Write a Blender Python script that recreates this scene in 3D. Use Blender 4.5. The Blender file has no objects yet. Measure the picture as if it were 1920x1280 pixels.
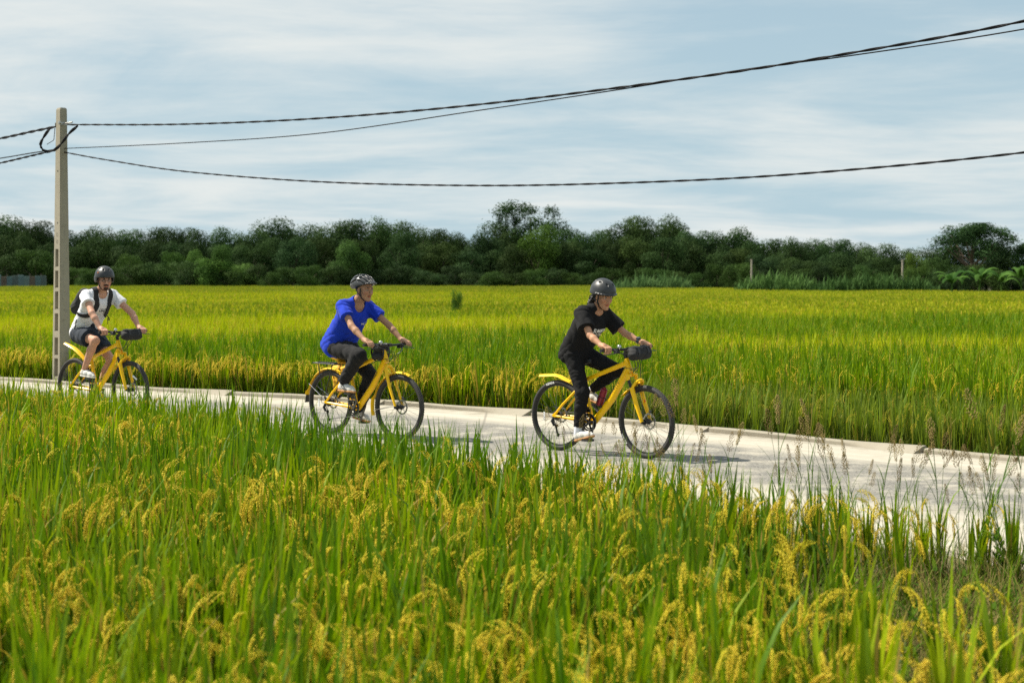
import bpy, bmesh, math, random, time
import numpy as np
from mathutils import Vector, Matrix
from mathutils.bvhtree import BVHTree

T0 = time.time()
scene = bpy.context.scene
col = scene.collection
R = math.radians

# ------------------------------------------------------------------ camera
CAM_H = 1.76
FPX = 2900.0            # focal length in pixels of a 1920 px wide frame
HORIZON = 517.0
cam_d = bpy.data.cameras.new('camera')
cam = bpy.data.objects.new('camera', cam_d)
col.objects.link(cam)
cam.location = (0, 0, CAM_H)
cam.rotation_euler = (R(90), 0, 0)
cam_d.sensor_width = 36.0
cam_d.lens = 36.0 * FPX / 1920.0
cam_d.shift_y = -(640.0 - HORIZON) / 1920.0
cam_d.clip_start = 0.1
cam_d.clip_end = 20000
cam_d.dof.use_dof = True
cam_d.dof.focus_distance = 15.5
cam_d.dof.aperture_fstop = 3.0
scene.camera = cam

# ------------------------------------------------------------------ light
SUN_EL, SUN_AZ = R(51), math.atan2(-0.93, 0.34)
sun_dir = Vector((math.sin(SUN_AZ) * math.cos(SUN_EL), math.cos(SUN_AZ) * math.cos(SUN_EL), math.sin(SUN_EL)))
sun_d = bpy.data.lights.new('sun', 'SUN')
sun_d.energy = 5.0
sun_d.angle = R(0.53)
sun_d.color = (1.0, 0.93, 0.80)
sun = bpy.data.objects.new('sun', sun_d)
col.objects.link(sun)
sun.rotation_euler = (-sun_dir).to_track_quat('-Z', 'Y').to_euler()
sun.location = (-20, 10, 30)

world = bpy.data.worlds.new('World')
scene.world = world
world.use_nodes = True
wn, wl = world.node_tree.nodes, world.node_tree.links
wn.clear()


def wnode(t, **kw):
    n = wn.new(t)
    for k, v in kw.items():
        setattr(n, k, v)
    return n


sky = wnode('ShaderNodeTexSky', sky_type='NISHITA', sun_disc=False)
sky.sun_elevation = SUN_EL
sky.sun_rotation = SUN_AZ
sky.altitude = 10
sky.air_density = 1.0
sky.dust_density = 0.4
sky.ozone_density = 1.2
tc = wnode('ShaderNodeTexCoord')
sep = wnode('ShaderNodeSeparateXYZ')
wl.new(tc.outputs['Generated'], sep.inputs[0])


def wmath(op, a, b=None, clamp=False):
    n = wnode('ShaderNodeMath', operation=op, use_clamp=clamp)
    for i, v in enumerate((a, b)):
        if v is None:
            continue
        if isinstance(v, (int, float)):
            n.inputs[i].default_value = v
        else:
            wl.new(v, n.inputs[i])
    return n.outputs[0]


# thin cloud sheets seen from below: direction projected on a flat layer overhead
zc = wmath('ADD', wmath('MAXIMUM', sep.outputs[2], 0.0), 0.10)
px = wmath('DIVIDE', sep.outputs[0], zc)
py = wmath('DIVIDE', sep.outputs[1], zc)
comb = wnode('ShaderNodeCombineXYZ')
wl.new(px, comb.inputs[0])
wl.new(py, comb.inputs[1])


def wnoise(scale, detail, rough, off, sx=1.0, sy=1.0, dist=0.0):
    mp = wnode('ShaderNodeMapping')
    mp.inputs['Location'].default_value = off
    mp.inputs['Scale'].default_value = (sx, sy, 1)
    wl.new(comb.outputs[0], mp.inputs[0])
    n = wnode('ShaderNodeTexNoise')
    n.inputs['Scale'].default_value = scale
    n.inputs['Detail'].default_value = detail
    n.inputs['Roughness'].default_value = rough
    n.inputs['Distortion'].default_value = dist
    wl.new(mp.outputs[0], n.inputs['Vector'])
    return n.outputs[0]


n_big = wnoise(0.42, 2, 0.5, (0.4, 6.1, 0), 1.0, 0.8)
n_mid = wnoise(1.1, 8, 0.60, (1.3, 5.2, 0), 0.75, 1.0, 0.5)
n_fin = wnoise(3.6, 6, 0.62, (2.0, 0.4, 0), 0.55, 1.0, 0.5)
cov = wmath('ADD', wmath('MULTIPLY', n_big, 1.25), wmath('MULTIPLY', n_mid, 1.0))
cov = wmath('ADD', cov, wmath('MULTIPLY', n_fin, 0.30))
ramp = wnode('ShaderNodeMapRange', interpolation_type='SMOOTHSTEP')
ramp.inputs['From Min'].default_value = 1.02
ramp.inputs['From Max'].default_value = 1.55
ramp.inputs['To Min'].default_value = 0.05
ramp.inputs['To Max'].default_value = 0.88
wl.new(cov, ramp.inputs[0])
low = wnode('ShaderNodeMapRange', interpolation_type='SMOOTHSTEP')      # moist air thickens towards the horizon all round
low.inputs['From Min'].default_value = 0.0
low.inputs['From Max'].default_value = 0.32
low.inputs['To Min'].default_value = 0.94
low.inputs['To Max'].default_value = 0.62
wl.new(sep.outputs[2], low.inputs[0])
veil = wnode('ShaderNodeMix', data_type='RGBA')
wl.new(low.outputs[0], veil.inputs['Factor'])
wl.new(sky.outputs[0], veil.inputs['A'])
veil.inputs['B'].default_value = (4.75, 6.6, 7.6, 1)
mixc = wnode('ShaderNodeMix', data_type='RGBA')
wl.new(ramp.outputs[0], mixc.inputs['Factor'])
wl.new(veil.outputs['Result'], mixc.inputs['A'])
mixc.inputs['B'].default_value = (8.9, 9.2, 8.95, 1)
bg = wnode('ShaderNodeBackground')
bg.inputs['Strength'].default_value = 0.057
wl.new(mixc.outputs['Result'], bg.inputs['Color'])
wo = wnode('ShaderNodeOutputWorld')
wl.new(bg.outputs[0], wo.inputs[0])

scene.view_settings.view_transform = 'Standard'
scene.view_settings.look = 'None'
scene.view_settings.exposure = 0.72
scene.view_settings.gamma = 1.0
scene.view_settings.use_curve_mapping = False
scene.render.engine = 'CYCLES'
scene.cycles.max_bounces = 8
scene.cycles.transparent_max_bounces = 8
scene.cycles.use_denoising = False


# ------------------------------------------------------------------ helpers
def at(u, v, D):
    """world point seen at pixel (u, v) of the 1920 px frame at depth D"""
    return Vector(((u - 960) * D / FPX, D, CAM_H - (v - HORIZON) * D / FPX))


def lerp(a, b, t):
    return a + (b - a) * t


class NT:
    """tiny helper to write node materials"""

    def __init__(self, name):
        self.m = bpy.data.materials.new(name)
        self.m.use_nodes = True
        self.n = self.m.node_tree.nodes
        self.l = self.m.node_tree.links
        self.n.clear()
        self.out = self.n.new('ShaderNodeOutputMaterial')

    def node(self, t, ins=None, **kw):
        n = self.n.new(t)
        for k, v in kw.items():
            setattr(n, k, v)
        for k, v in (ins or {}).items():
            self.set(n.inputs[k], v)
        return n

    def set(self, sock, v):
        if isinstance(v, bpy.types.NodeSocket):
            self.l.new(v, sock)
        elif isinstance(v, (tuple, list)) and len(v) == 3 and sock.type == 'RGBA':
            sock.default_value = (*v, 1)
        else:
            sock.default_value = v

    def noise(self, scale, detail=4, rough=0.55, vec=None, dist=0.0):
        n = self.node('ShaderNodeTexNoise', {'Scale': scale, 'Detail': detail, 'Roughness': rough, 'Distortion': dist})
        if vec is not None:
            self.l.new(vec, n.inputs['Vector'])
        return n.outputs[0]

    def coord(self, which='Object', scale=None):
        o = self.node('ShaderNodeTexCoord').outputs[which]
        if scale is not None:
            mp = self.node('ShaderNodeMapping')
            mp.inputs['Scale'].default_value = scale
            self.l.new(o, mp.inputs[0])
            o = mp.outputs[0]
        return o

    def pos(self, scale=None):
        o = self.node('ShaderNodeNewGeometry').outputs['Position']
        if scale is not None:
            mp = self.node('ShaderNodeMapping')
            mp.inputs['Scale'].default_value = scale
            self.l.new(o, mp.inputs[0])
            o = mp.outputs[0]
        return o

    def math(self, op, a, b=0.0, clamp=False):
        n = self.node('ShaderNodeMath', operation=op, use_clamp=clamp)
        self.set(n.inputs[0], a)
        self.set(n.inputs[1], b)
        return n.outputs[0]

    def ramp(self, f, a, b, lo=0.0, hi=1.0):
        n = self.node('ShaderNodeMapRange', {'From Min': a, 'From Max': b, 'To Min': lo, 'To Max': hi}, interpolation_type='SMOOTHSTEP')
        self.l.new(f, n.inputs[0])
        return n.outputs[0]

    def mix(self, f, a, b, blend='MIX'):
        n = self.node('ShaderNodeMix', data_type='RGBA', blend_type=blend)
        self.set(n.inputs['Factor'], f)
        self.set(n.inputs['A'], a)
        self.set(n.inputs['B'], b)
        return n.outputs['Result']

    def attr(self, name, kind='GEOMETRY', out='Color'):
        return self.node('ShaderNodeAttribute', attribute_name=name, attribute_type=kind).outputs[out]

    def bump(self, h, strength=0.3, dist=0.01):
        return self.node('ShaderNodeBump', {'Height': h, 'Strength': strength, 'Distance': dist}).outputs[0]

    def principled(self, color, rough=0.6, normal=None, **kw):
        p = self.node('ShaderNodeBsdfPrincipled')
        self.set(p.inputs['Base Color'], color)
        self.set(p.inputs['Roughness'], rough)
        for k, v in kw.items():
            self.set(p.inputs[k.replace('_', ' ')], v)
        if normal is not None:
            self.l.new(normal, p.inputs['Normal'])
        return p.outputs[0]

    def done(self, sh):
        self.l.new(sh, self.out.inputs['Surface'])
        return self.m


def simple(name, color, rough=0.5, metal=0.0, var=0.12, scale=30.0, bump=0.0, spec=0.5, coat=0.0):
    t = NT(name)
    nz = t.noise(scale, 4, 0.6, t.coord('Object'))
    c = t.mix(nz, tuple(max(0, x * (1 - var)) for x in color), tuple(min(1, x * (1 + var)) for x in color))
    r = t.ramp(nz, 0.3, 0.7, max(0.03, rough - 0.06), min(1, rough + 0.06))
    nm = t.bump(nz, bump, 0.004) if bump else None
    return t.done(t.principled(c, r, nm, Metallic=metal, Specular_IOR_Level=spec, Coat_Weight=coat, Coat_Roughness=0.12))


def mesh_np(name, V, F, tint=None, smooth=True, uv=None):
    """mesh from numpy verts and a list of polygons (array n x 3/4 or list of lists)"""
    me = bpy.data.meshes.new(name)
    V = np.asarray(V, dtype=np.float32)
    if isinstance(F, np.ndarray):
        n, k = F.shape
        me.vertices.add(len(V))
        me.vertices.foreach_set('co', V.ravel())
        me.loops.add(n * k)
        me.loops.foreach_set('vertex_index', F.astype(np.int32).ravel())
        me.polygons.add(n)
        me.polygons.foreach_set('loop_start', np.arange(0, n * k, k, dtype=np.int32))
        me.polygons.foreach_set('loop_total', np.full(n, k, dtype=np.int32))
        me.update(calc_edges=True)
    else:
        me.from_pydata(V.tolist(), [], [list(f) for f in F])
    me.polygons.foreach_set('use_smooth', np.full(len(me.polygons), smooth, dtype=bool))
    if tint is not None:
        a = me.color_attributes.new('tint', 'FLOAT_COLOR', 'POINT')
        tt = np.ones((len(V), 4), dtype=np.float32)
        tt[:, :3] = tint
        a.data.foreach_set('color', tt.ravel())
    me.update()
    return me


def ob(name, me, mat=None, parent=None, **props):
    o = bpy.data.objects.new(name, me)
    col.objects.link(o)
    if mat is not None and me is not None:
        me.materials.clear()
        me.materials.append(mat)
    if parent is not None:
        o.parent = parent
    for k, v in props.items():
        o[k] = v
    return o


def empty(name, loc=(0, 0, 0), rz=0.0, **props):
    o = bpy.data.objects.new(name, None)
    col.objects.link(o)
    o.location = loc
    o.rotation_euler = (0, 0, rz)
    o.empty_display_size = 0.1
    for k, v in props.items():
        o[k] = v
    return o


class MB:
    """mesh buffer: boxes, swept tubes, ribbons, lathes collected into ONE mesh"""

    def __init__(self):
        self.V, self.F, self.T = [], [], []

    def add(self, V, F, tint=(1, 1, 1)):
        b = len(self.V)
        self.V += [tuple(v) for v in V]
        self.F += [[i + b for i in f] for f in F]
        self.T += [tuple(tint)] * len(V) if not isinstance(tint, list) else tint
        return self

    def box(self, c, s, rot=None, tint=(1, 1, 1), taper=1.0):
        c = Vector(c)
        M = rot if rot is not None else Matrix.Identity(3)
        V = []
        for z in (-1, 1):
            k = taper if z > 0 else 1.0
            for x, y in ((-1, -1), (1, -1), (1, 1), (-1, 1)):
                V.append(c + M @ Vector((x * s[0] / 2 * k, y * s[1] / 2 * k, z * s[2] / 2)))
        return self.add(V, [[3, 2, 1, 0], [4, 5, 6, 7], [0, 1, 5, 4], [1, 2, 6, 5], [2, 3, 7, 6], [3, 0, 4, 7]], tint)

    def tube(self, pts, r, n=10, cap=True, closed=False, tint=(1, 1, 1), sx=1.0, sy=1.0, up=None, twist=0.0):
        """sweep a (possibly elliptical) section along pts; r number or list"""
        pts = [Vector(p) for p in pts]
        m = len(pts)
        rr = r if isinstance(r, (list, tuple)) else [r] * m
        V, F = [], []
        prev = Vector(up) if up is not None else None
        for i, p in enumerate(pts):
            if closed:
                t = pts[(i + 1) % m] - pts[i - 1]
            else:
                t = pts[min(i + 1, m - 1)] - pts[max(i - 1, 0)]
            t.normalize()
            if prev is None:
                prev = Vector((0, 0, 1)) if abs(t.z) < 0.9 else Vector((0, 1, 0))
            u = prev - t * prev.dot(t)
            if u.length < 1e-6:
                u = t.orthogonal()
            u.normalize()
            w = t.cross(u)
            prev = u
            for k in range(n):
                a = 2 * math.pi * (k + 0.5) / n + twist
                V.append(p + u * (math.cos(a) * rr[i] * sx) + w * (math.sin(a) * rr[i] * sy))
        for i in range(m if closed else m - 1):
            j = (i + 1) % m
            for k in range(n):
                k2 = (k + 1) % n
                F.append([i * n + k, i * n + k2, j * n + k2, j * n + k])
        if cap and not closed:
            F.append(list(range(n))[::-1])
            F.append([(m - 1) * n + k for k in range(n)])
        return self.add(V, F, tint)

    def ribbon(self, pts, width, thick, nrm, tint=(1, 1, 1)):
        """flat strap along pts; nrm = outward normal per point (list) ; width number or list"""
        pts = [Vector(p) for p in pts]
        m = len(pts)
        ww = width if isinstance(width, (list, tuple)) else [width] * m
        V, F = [], []
        for i, p in enumerate(pts):
            t = (pts[min(i + 1, m - 1)] - pts[max(i - 1, 0)]).normalized()
            nn = Vector(nrm[i] if isinstance(nrm, list) else nrm)
            s = t.cross(nn).normalized()
            nn = s.cross(t).normalized()
            h = ww[i] / 2
            V += [p - s * h, p + s * h, p + s * h + nn * thick, p - s * h + nn * thick]
        for i in range(m - 1):
            a, b = i * 4, i * 4 + 4
            for k in range(4):
                k2 = (k + 1) % 4
                F.append([a + k, a + k2, b + k2, b + k])
        F += [[3, 2, 1, 0], [(m - 1) * 4 + k for k in range(4)]]
        return self.add(V, F, tint)

    def lathe(self, prof, n=24, c=(0, 0, 0), axis='y', tint=(1, 1, 1), closed=False):
        """revolve (radius, offset) profile about an axis through c"""
        c = Vector(c)
        V, F = [], []
        m = len(prof)
        for k in range(n):
            a = 2 * math.pi * k / n
            ca, sa = math.cos(a), math.sin(a)
            for r, h in prof:
                if axis == 'y':
                    v = Vector((r * ca, h, r * sa))
                elif axis == 'z':
                    v = Vector((r * ca, r * sa, h))
                else:
                    v = Vector((h, r * ca, r * sa))
                V.append(c + v)
        for k in range(n):
            k2 = (k + 1) % n
            for i in range(m if closed else m - 1):
                j = (i + 1) % m
                F.append([k * m + i, k * m + j, k2 * m + j, k2 * m + i])
        return self.add(V, F, tint)

    def build(self, name, mat=None, parent=None, smooth=True, angle=40, **props):
        me = bpy.data.meshes.new(name)
        me.from_pydata(self.V, [], self.F)
        a = me.color_attributes.new('tint', 'FLOAT_COLOR', 'POINT')
        tt = np.ones((len(self.V), 4), dtype=np.float32)
        tt[:, :3] = np.array(self.T, dtype=np.float32).reshape(-1, 3)
        a.data.foreach_set('color', tt.ravel())
        bm = bmesh.new()
        bm.from_mesh(me)
        bmesh.ops.recalc_face_normals(bm, faces=bm.faces)
        if smooth:
            lim = R(angle)
            for f in bm.faces:
                f.smooth = True
            for e in bm.edges:
                if len(e.link_faces) == 2 and e.calc_face_angle(0) > lim:
                    e.smooth = False
        bm.to_mesh(me)
        bm.free()
        return ob(name, me, mat, parent, **props)


def spline(pts, n=8):
    """Catmull-Rom through pts"""
    P = [Vector(p) for p in pts]
    P = [P[0] * 2 - P[1]] + P + [P[-1] * 2 - P[-2]]
    out = []
    for i in range(1, len(P) - 2):
        for k in range(n):
            t = k / n
            a, b, c, d = P[i - 1], P[i], P[i + 1], P[i + 2]
            out.append(0.5 * ((2 * b) + (c - a) * t + (2 * a - 5 * b + 4 * c - d) * t * t + (3 * b - a - 3 * c + d) * t ** 3))
    out.append(P[-2])
    return out


def text_mesh(s, size=1.0, bold=0.0, spacing=1.0):
    """flat text as (verts, faces), centred, in the xy plane"""
    cu = bpy.data.curves.new('txt', 'FONT')
    cu.body = s
    cu.size = size
    cu.offset = bold
    cu.space_character = spacing
    cu.align_x, cu.align_y = 'CENTER', 'CENTER'
    cu.resolution_u = 3
    o = bpy.data.objects.new('txt', cu)
    col.objects.link(o)
    dg = bpy.context.evaluated_depsgraph_get()
    me = o.evaluated_get(dg).to_mesh()
    V = [v.co.copy() for v in me.vertices]
    F = [list(p.vertices) for p in me.polygons]
    o.evaluated_get(dg).to_mesh_clear()
    bpy.data.objects.remove(o)
    bpy.data.curves.remove(cu)
    return V, F


# ------------------------------------------------------------------ implicit surfaces (bodies, clothes, helmets)
class SDF:
    def __init__(self, lo, hi, res):
        self.lo = np.array(lo, dtype=np.float32)
        self.res = res
        self.n = np.ceil((np.array(hi) - np.array(lo)) / res).astype(int) + 1
        self.ax = [self.lo[i] + np.arange(self.n[i], dtype=np.float32) * res for i in range(3)]
        self.d = np.full(self.n, 1.0, dtype=np.float32)

    def window(self, lo, hi):
        sl = []
        for i in range(3):
            a = int(max(0, math.floor((lo[i] - self.lo[i]) / self.res)))
            b = int(min(self.n[i], math.ceil((hi[i] - self.lo[i]) / self.res) + 1))
            if b <= a:
                return None, None, None, None
            sl.append(slice(a, b))
        X = self.ax[0][sl[0]][:, None, None]
        Y = self.ax[1][sl[1]][None, :, None]
        Z = self.ax[2][sl[2]][None, None, :]
        return tuple(sl), X, Y, Z

    def merge(self, sl, d, k, sub):
        o = self.d[sl]
        if sub:
            d = -d
            if k > 0:
                h = np.clip(0.5 - 0.5 * (o - d) / k, 0, 1)
                self.d[sl] = o + (d - o) * h + k * h * (1 - h)
            else:
                self.d[sl] = np.maximum(o, d)
        elif k > 0:
            h = np.clip(0.5 + 0.5 * (o - d) / k, 0, 1)
            self.d[sl] = o + (d - o) * h - k * h * (1 - h)
        else:
            self.d[sl] = np.minimum(o, d)

    def cone(self, a, b, ra, rb=None, k=0.02, sub=False, flat_a=False, flat_b=False, wr=None):
        a, b = np.array(a, dtype=np.float32), np.array(b, dtype=np.float32)
        rb = ra if rb is None else rb
        pad = max(ra, rb) + k + 0.03
        sl, X, Y, Z = self.window(np.minimum(a, b) - pad, np.maximum(a, b) + pad)
        if sl is None:
            return self
        ab = b - a
        L2 = float(ab @ ab)
        t = ((X - a[0]) * ab[0] + (Y - a[1]) * ab[1] + (Z - a[2]) * ab[2]) / L2
        tc = np.clip(t, 0, 1)
        d = np.sqrt((X - a[0] - tc * ab[0]) ** 2 + (Y - a[1] - tc * ab[1]) ** 2 + (Z - a[2] - tc * ab[2]) ** 2) - (ra + (rb - ra) * tc)
        L = math.sqrt(L2)
        if flat_b:
            d = np.maximum(d, (t - 1) * L)
        if flat_a:
            d = np.maximum(d, -t * L)
        if wr is not None:
            d = d + wr(X, Y, Z)
        self.merge(sl, d, k, sub)
        return self

    def chain(self, pts, rs, k=0.02, **kw):
        for i in range(len(pts) - 1):
            self.cone(pts[i], pts[i + 1], rs[i], rs[i + 1], k, **kw)
        return self

    def ell(self, c, r, M=None, k=0.02, sub=False):
        """ellipsoid; M = 3x3 whose columns are the ellipsoid axes"""
        c = np.array(c, dtype=np.float32)
        rm = max(r)
        pad = rm + k + 0.02
        sl, X, Y, Z = self.window(c - pad, c + pad)
        if sl is None:
            return self
        x, y, z = X - c[0], Y - c[1], Z - c[2]
        if M is not None:
            x, y, z = (M[0][0] * x + M[1][0] * y + M[2][0] * z, M[0][1] * x + M[1][1] * y + M[2][1] * z, M[0][2] * x + M[1][2] * y + M[2][2] * z)
        k0 = np.sqrt((x / r[0]) ** 2 + (y / r[1]) ** 2 + (z / r[2]) ** 2) + 1e-6
        k1 = np.sqrt((x / r[0] ** 2) ** 2 + (y / r[1] ** 2) ** 2 + (z / r[2] ** 2) ** 2) + 1e-6
        self.merge(sl, k0 * (k0 - 1) / k1, k, sub)
        return self

    def cut(self, p, n, k=0.0, box=None):
        """remove everything on the side of the plane that n points to"""
        p, n = np.array(p, dtype=np.float32), np.array(n, dtype=np.float32)
        n = n / np.linalg.norm(n)
        lo, hi = (self.lo, self.lo + self.n * self.res) if box is None else box
        sl, X, Y, Z = self.window(lo, hi)
        d = (X - p[0]) * n[0] + (Y - p[1]) * n[1] + (Z - p[2]) * n[2]
        self.merge(sl, -d, k, True)
        return self

    def disp(self, f):
        sl, X, Y, Z = self.window(self.lo, self.lo + self.n * self.res)
        near = np.abs(self.d) < 0.06
        self.d = np.where(near, self.d + f(X, Y, Z), self.d)
        return self

    def mesh(self):
        d = self.d
        d[0], d[-1], d[:, 0], d[:, -1], d[:, :, 0], d[:, :, -1] = 1, 1, 1, 1, 1, 1
        s = d < 0
        cnt = np.zeros(tuple(self.n - 1), dtype=np.int8)
        for i in (0, 1):
            for j in (0, 1):
                for k in (0, 1):
                    cnt += s[i:self.n[0] - 1 + i, j:self.n[1] - 1 + j, k:self.n[2] - 1 + k]
        cells = np.argwhere((cnt > 0) & (cnt < 8))
        idx = np.full(cnt.shape, -1, dtype=np.int32)
        idx[cells[:, 0], cells[:, 1], cells[:, 2]] = np.arange(len(cells))
        acc = np.zeros((len(cells), 3), dtype=np.float32)
        num = np.zeros(len(cells), dtype=np.float32)
        corners = [(i, j, k) for i in (0, 1) for j in (0, 1) for k in (0, 1)]
        for c in corners:
            for axis in range(3):
                if c[axis]:
                    continue
                e = list(c)
                e[axis] = 1
                d0 = d[cells[:, 0] + c[0], cells[:, 1] + c[1], cells[:, 2] + c[2]]
                d1 = d[cells[:, 0] + e[0], cells[:, 1] + e[1], cells[:, 2] + e[2]]
                m = (d0 < 0) != (d1 < 0)
                t = np.where(m, d0 / np.where(m, d0 - d1, 1), 0)
                p = np.zeros((len(cells), 3), dtype=np.float32) + np.array(c, dtype=np.float32)
                p[:, axis] = t
                acc += p * m[:, None]
                num += m
        V = (cells + acc / num[:, None]) * self.res + self.lo
        F = []
        for axis in range(3):
            a1, a2 = (axis + 1) % 3, (axis + 2) % 3
            sa = np.take(s, range(0, self.n[axis] - 1), axis)
            sb = np.take(s, range(1, self.n[axis]), axis)
            E = np.argwhere(sa != sb)
            E = E[(E[:, a1] > 0) & (E[:, a2] > 0) & (E[:, a1] < self.n[a1] - 1) & (E[:, a2] < self.n[a2] - 1)]
            flip = s[E[:, 0], E[:, 1], E[:, 2]]
            q = []
            for o1, o2 in ((1, 1), (0, 1), (0, 0), (1, 0)):
                C = E.copy()
                C[:, a1] -= o1
                C[:, a2] -= o2
                q.append(idx[C[:, 0], C[:, 1], C[:, 2]])
            q = np.stack(q, 1)
            q[~flip] = q[~flip][:, ::-1]
            F.append(q)
        return V, np.concatenate(F)


def bvh_of(V, F):
    return BVHTree.FromPolygons([tuple(v) for v in V.tolist()], F.tolist())

# ------------------------------------------------------------------ road course
# outer (far) edge of the concrete road, from far left to near right
FAR = [(-34.0, 43.0), (-20.0, 33.9), (-12.6, 29.0), (-8.66, 26.2), (-5.5, 23.75), (-2.9, 22.1), (-1.2, 20.75), (0.27, 19.5), (2.6, 17.1), (4.12, 15.4), (4.9, 14.6), (7.2, 12.2), (11.0, 8.2), (16, 3.0), (22, -3.2)]
FAR = [(p.x, p.y) for p in spline([(x, y, 0) for x, y in FAR], 6)]
FARA = np.array(FAR)
_t = np.gradient(FARA, axis=0)
_t /= np.linalg.norm(_t, axis=1)[:, None]
NRM = np.stack([_t[:, 1], -_t[:, 0]], 1)          # points from the far edge to the road, towards the camera
ROAD_W = 4.55
NEARA = FARA + NRM * ROAD_W
CUM = np.concatenate([[0], np.cumsum(np.linalg.norm(np.diff(FARA, axis=0), axis=1))])


def far_y(x):
    return np.interp(x, FARA[:, 0], FARA[:, 1])


def near_y(x):
    return np.interp(x, NEARA[:, 0], NEARA[:, 1])


def road_pt(s, off, z=0.0):
    """s metres along the far edge, off metres towards the camera side"""
    x = np.interp(s, CUM, FARA[:, 0])
    y = np.interp(s, CUM, FARA[:, 1])
    nx = np.interp(s, CUM, NRM[:, 0])
    ny = np.interp(s, CUM, NRM[:, 1])
    return Vector((x + nx * off, y + ny * off, z))


FIELD_Z = -0.26
PX_, PY_ = -7.50, 25.75      # foot of the power pole

# ------------------------------------------------------------------ ground materials
t = NT('paddy soil')
p = t.pos()
c = t.mix(t.noise(0.35, 6, 0.6, p), (0.040, 0.046, 0.018), (0.085, 0.080, 0.035))
c = t.mix(t.ramp(t.noise(9, 5, 0.65, p), 0.35, 0.75), c, (0.10, 0.085, 0.045))
M_SOIL = t.done(t.principled(c, 0.95, t.bump(t.noise(14, 6, 0.7, p), 0.6, 0.03)))

t = NT('verge earth')
p = t.pos()
c = t.mix(t.noise(2.2, 6, 0.65, p), (0.085, 0.080, 0.035), (0.23, 0.19, 0.095))
c = t.mix(t.ramp(t.noise(22, 4, 0.6, p), 0.5, 0.7), c, (0.05, 0.07, 0.02))
M_VERGE = t.done(t.principled(c, 0.95, t.bump(t.noise(30, 6, 0.7, p), 0.7, 0.02)))

t = NT('road concrete')
uv = t.node('ShaderNodeUVMap', uv_map='course').outputs[0]
sx = t.node('ShaderNodeSeparateXYZ')
t.l.new(uv, sx.inputs[0])
p = t.pos()
wob = t.math('MULTIPLY', t.math('SUBTRACT', t.noise(0.55, 4, 0.6, p), 0.5), 0.9)
across = t.math('ADD', sx.outputs[1], wob)
worn = t.math('MULTIPLY', t.ramp(across, 0.85, 1.45), t.math('SUBTRACT', 1.0, t.ramp(across, 3.0, 3.7)))
streak = t.noise(1.0, 6, 0.6, t.node('ShaderNodeMapping', {'Vector': uv, 'Scale': (0.35, 6.0, 1)}).outputs[0])
base = t.mix(t.ramp(streak, 0.3, 0.72), (0.375, 0.342, 0.275), (0.455, 0.42, 0.345))
base = t.mix(t.ramp(t.noise(1.6, 5, 0.6, p), 0.52, 0.75), base, (0.30, 0.27, 0.21))
spk = t.noise(40, 3, 0.75, p)
spk2 = t.noise(27, 4, 0.75, p)
agg = t.mix(t.ramp(spk, 0.44, 0.60), (0.035, 0.033, 0.030), (0.31, 0.295, 0.26))
agg = t.mix(t.ramp(spk2, 0.40, 0.66), (0.17, 0.163, 0.145), agg)
patch = t.ramp(t.noise(2.6, 6, 0.7, p), 0.25, 0.58)
colr = t.mix(t.math('MULTIPLY', worn, t.math('MULTIPLY', patch, 0.95)), base, agg)
crack = t.node('ShaderNodeTexVoronoi', {'Scale': 0.16, 'Vector': t.mix(0.06, t.pos(), t.node('ShaderNodeTexNoise', {'Scale': 1.2, 'Detail': 4}).outputs['Color'])}, feature='DISTANCE_TO_EDGE').outputs['Distance']
colr = t.mix(t.ramp(crack, 0.0, 0.0035, 0.55, 0.0), colr, (0.12, 0.11, 0.09))
edge_d = t.math('MAXIMUM', t.math('SUBTRACT', 1.0, t.ramp(across, 0.05, 0.55)), t.ramp(across, 3.9, 4.7))
colr = t.mix(t.math('MULTIPLY', t.math('MULTIPLY', edge_d, t.ramp(t.noise(5.5, 5, 0.7, p), 0.42, 0.68)), 0.65), colr, (0.17, 0.135, 0.085))
trk = t.noise(1.0, 5, 0.65, t.node('ShaderNodeMapping', {'Vector': uv, 'Scale': (0.22, 3.2, 1), 'Location': (3, 7, 0)}).outputs[0])
colr = t.mix(t.ramp(trk, 0.56, 0.74, 0.0, 0.45), colr, (0.20, 0.17, 0.125))
speck = t.ramp(t.noise(11, 2, 0.5, p), 0.74, 0.78)
colr = t.mix(t.math('MULTIPLY', speck, 0.7), colr, (0.12, 0.11, 0.085))
hgt = t.math('ADD', t.math('MULTIPLY', t.math('MULTIPLY', spk, worn), 1.0), t.math('MULTIPLY', streak, 0.25))
M_ROAD = t.done(t.principled(colr, 0.88, t.bump(hgt, 0.55, 0.012)))

t = NT('kerb concrete')
p = t.pos()
c = t.mix(t.noise(3.0, 6, 0.7, p), (0.24, 0.21, 0.155), (0.35, 0.32, 0.255))
c = t.mix(t.ramp(t.noise(20, 5, 0.7, p), 0.52, 0.75), c, (0.24, 0.21, 0.15))
M_KERB = t.done(t.principled(c, 0.9, t.bump(t.noise(45, 5, 0.7, p), 0.4, 0.006)))

# ground: one sheet to the horizon, dropping nowhere
rr = [0.5, 3, 8, 16, 30, 60, 120, 250, 600, 1500, 5000, 9000]
V, F = [(0, 0, FIELD_Z)], []
nseg = 64
for r_ in rr:
    for k in range(nseg):
        a = 2 * math.pi * k / nseg
        V.append((r_ * math.cos(a), r_ * math.sin(a), FIELD_Z))
for k in range(nseg):
    F.append([0, 1 + k, 1 + (k + 1) % nseg])
for i in range(len(rr) - 1):
    for k in range(nseg):
        k2 = (k + 1) % nseg
        F.append([1 + i * nseg + k, 1 + (i + 1) * nseg + k, 1 + (i + 1) * nseg + k2, 1 + i * nseg + k2])
ob('ground', mesh_np('ground', V, F), M_SOIL, kind='structure')

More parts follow.
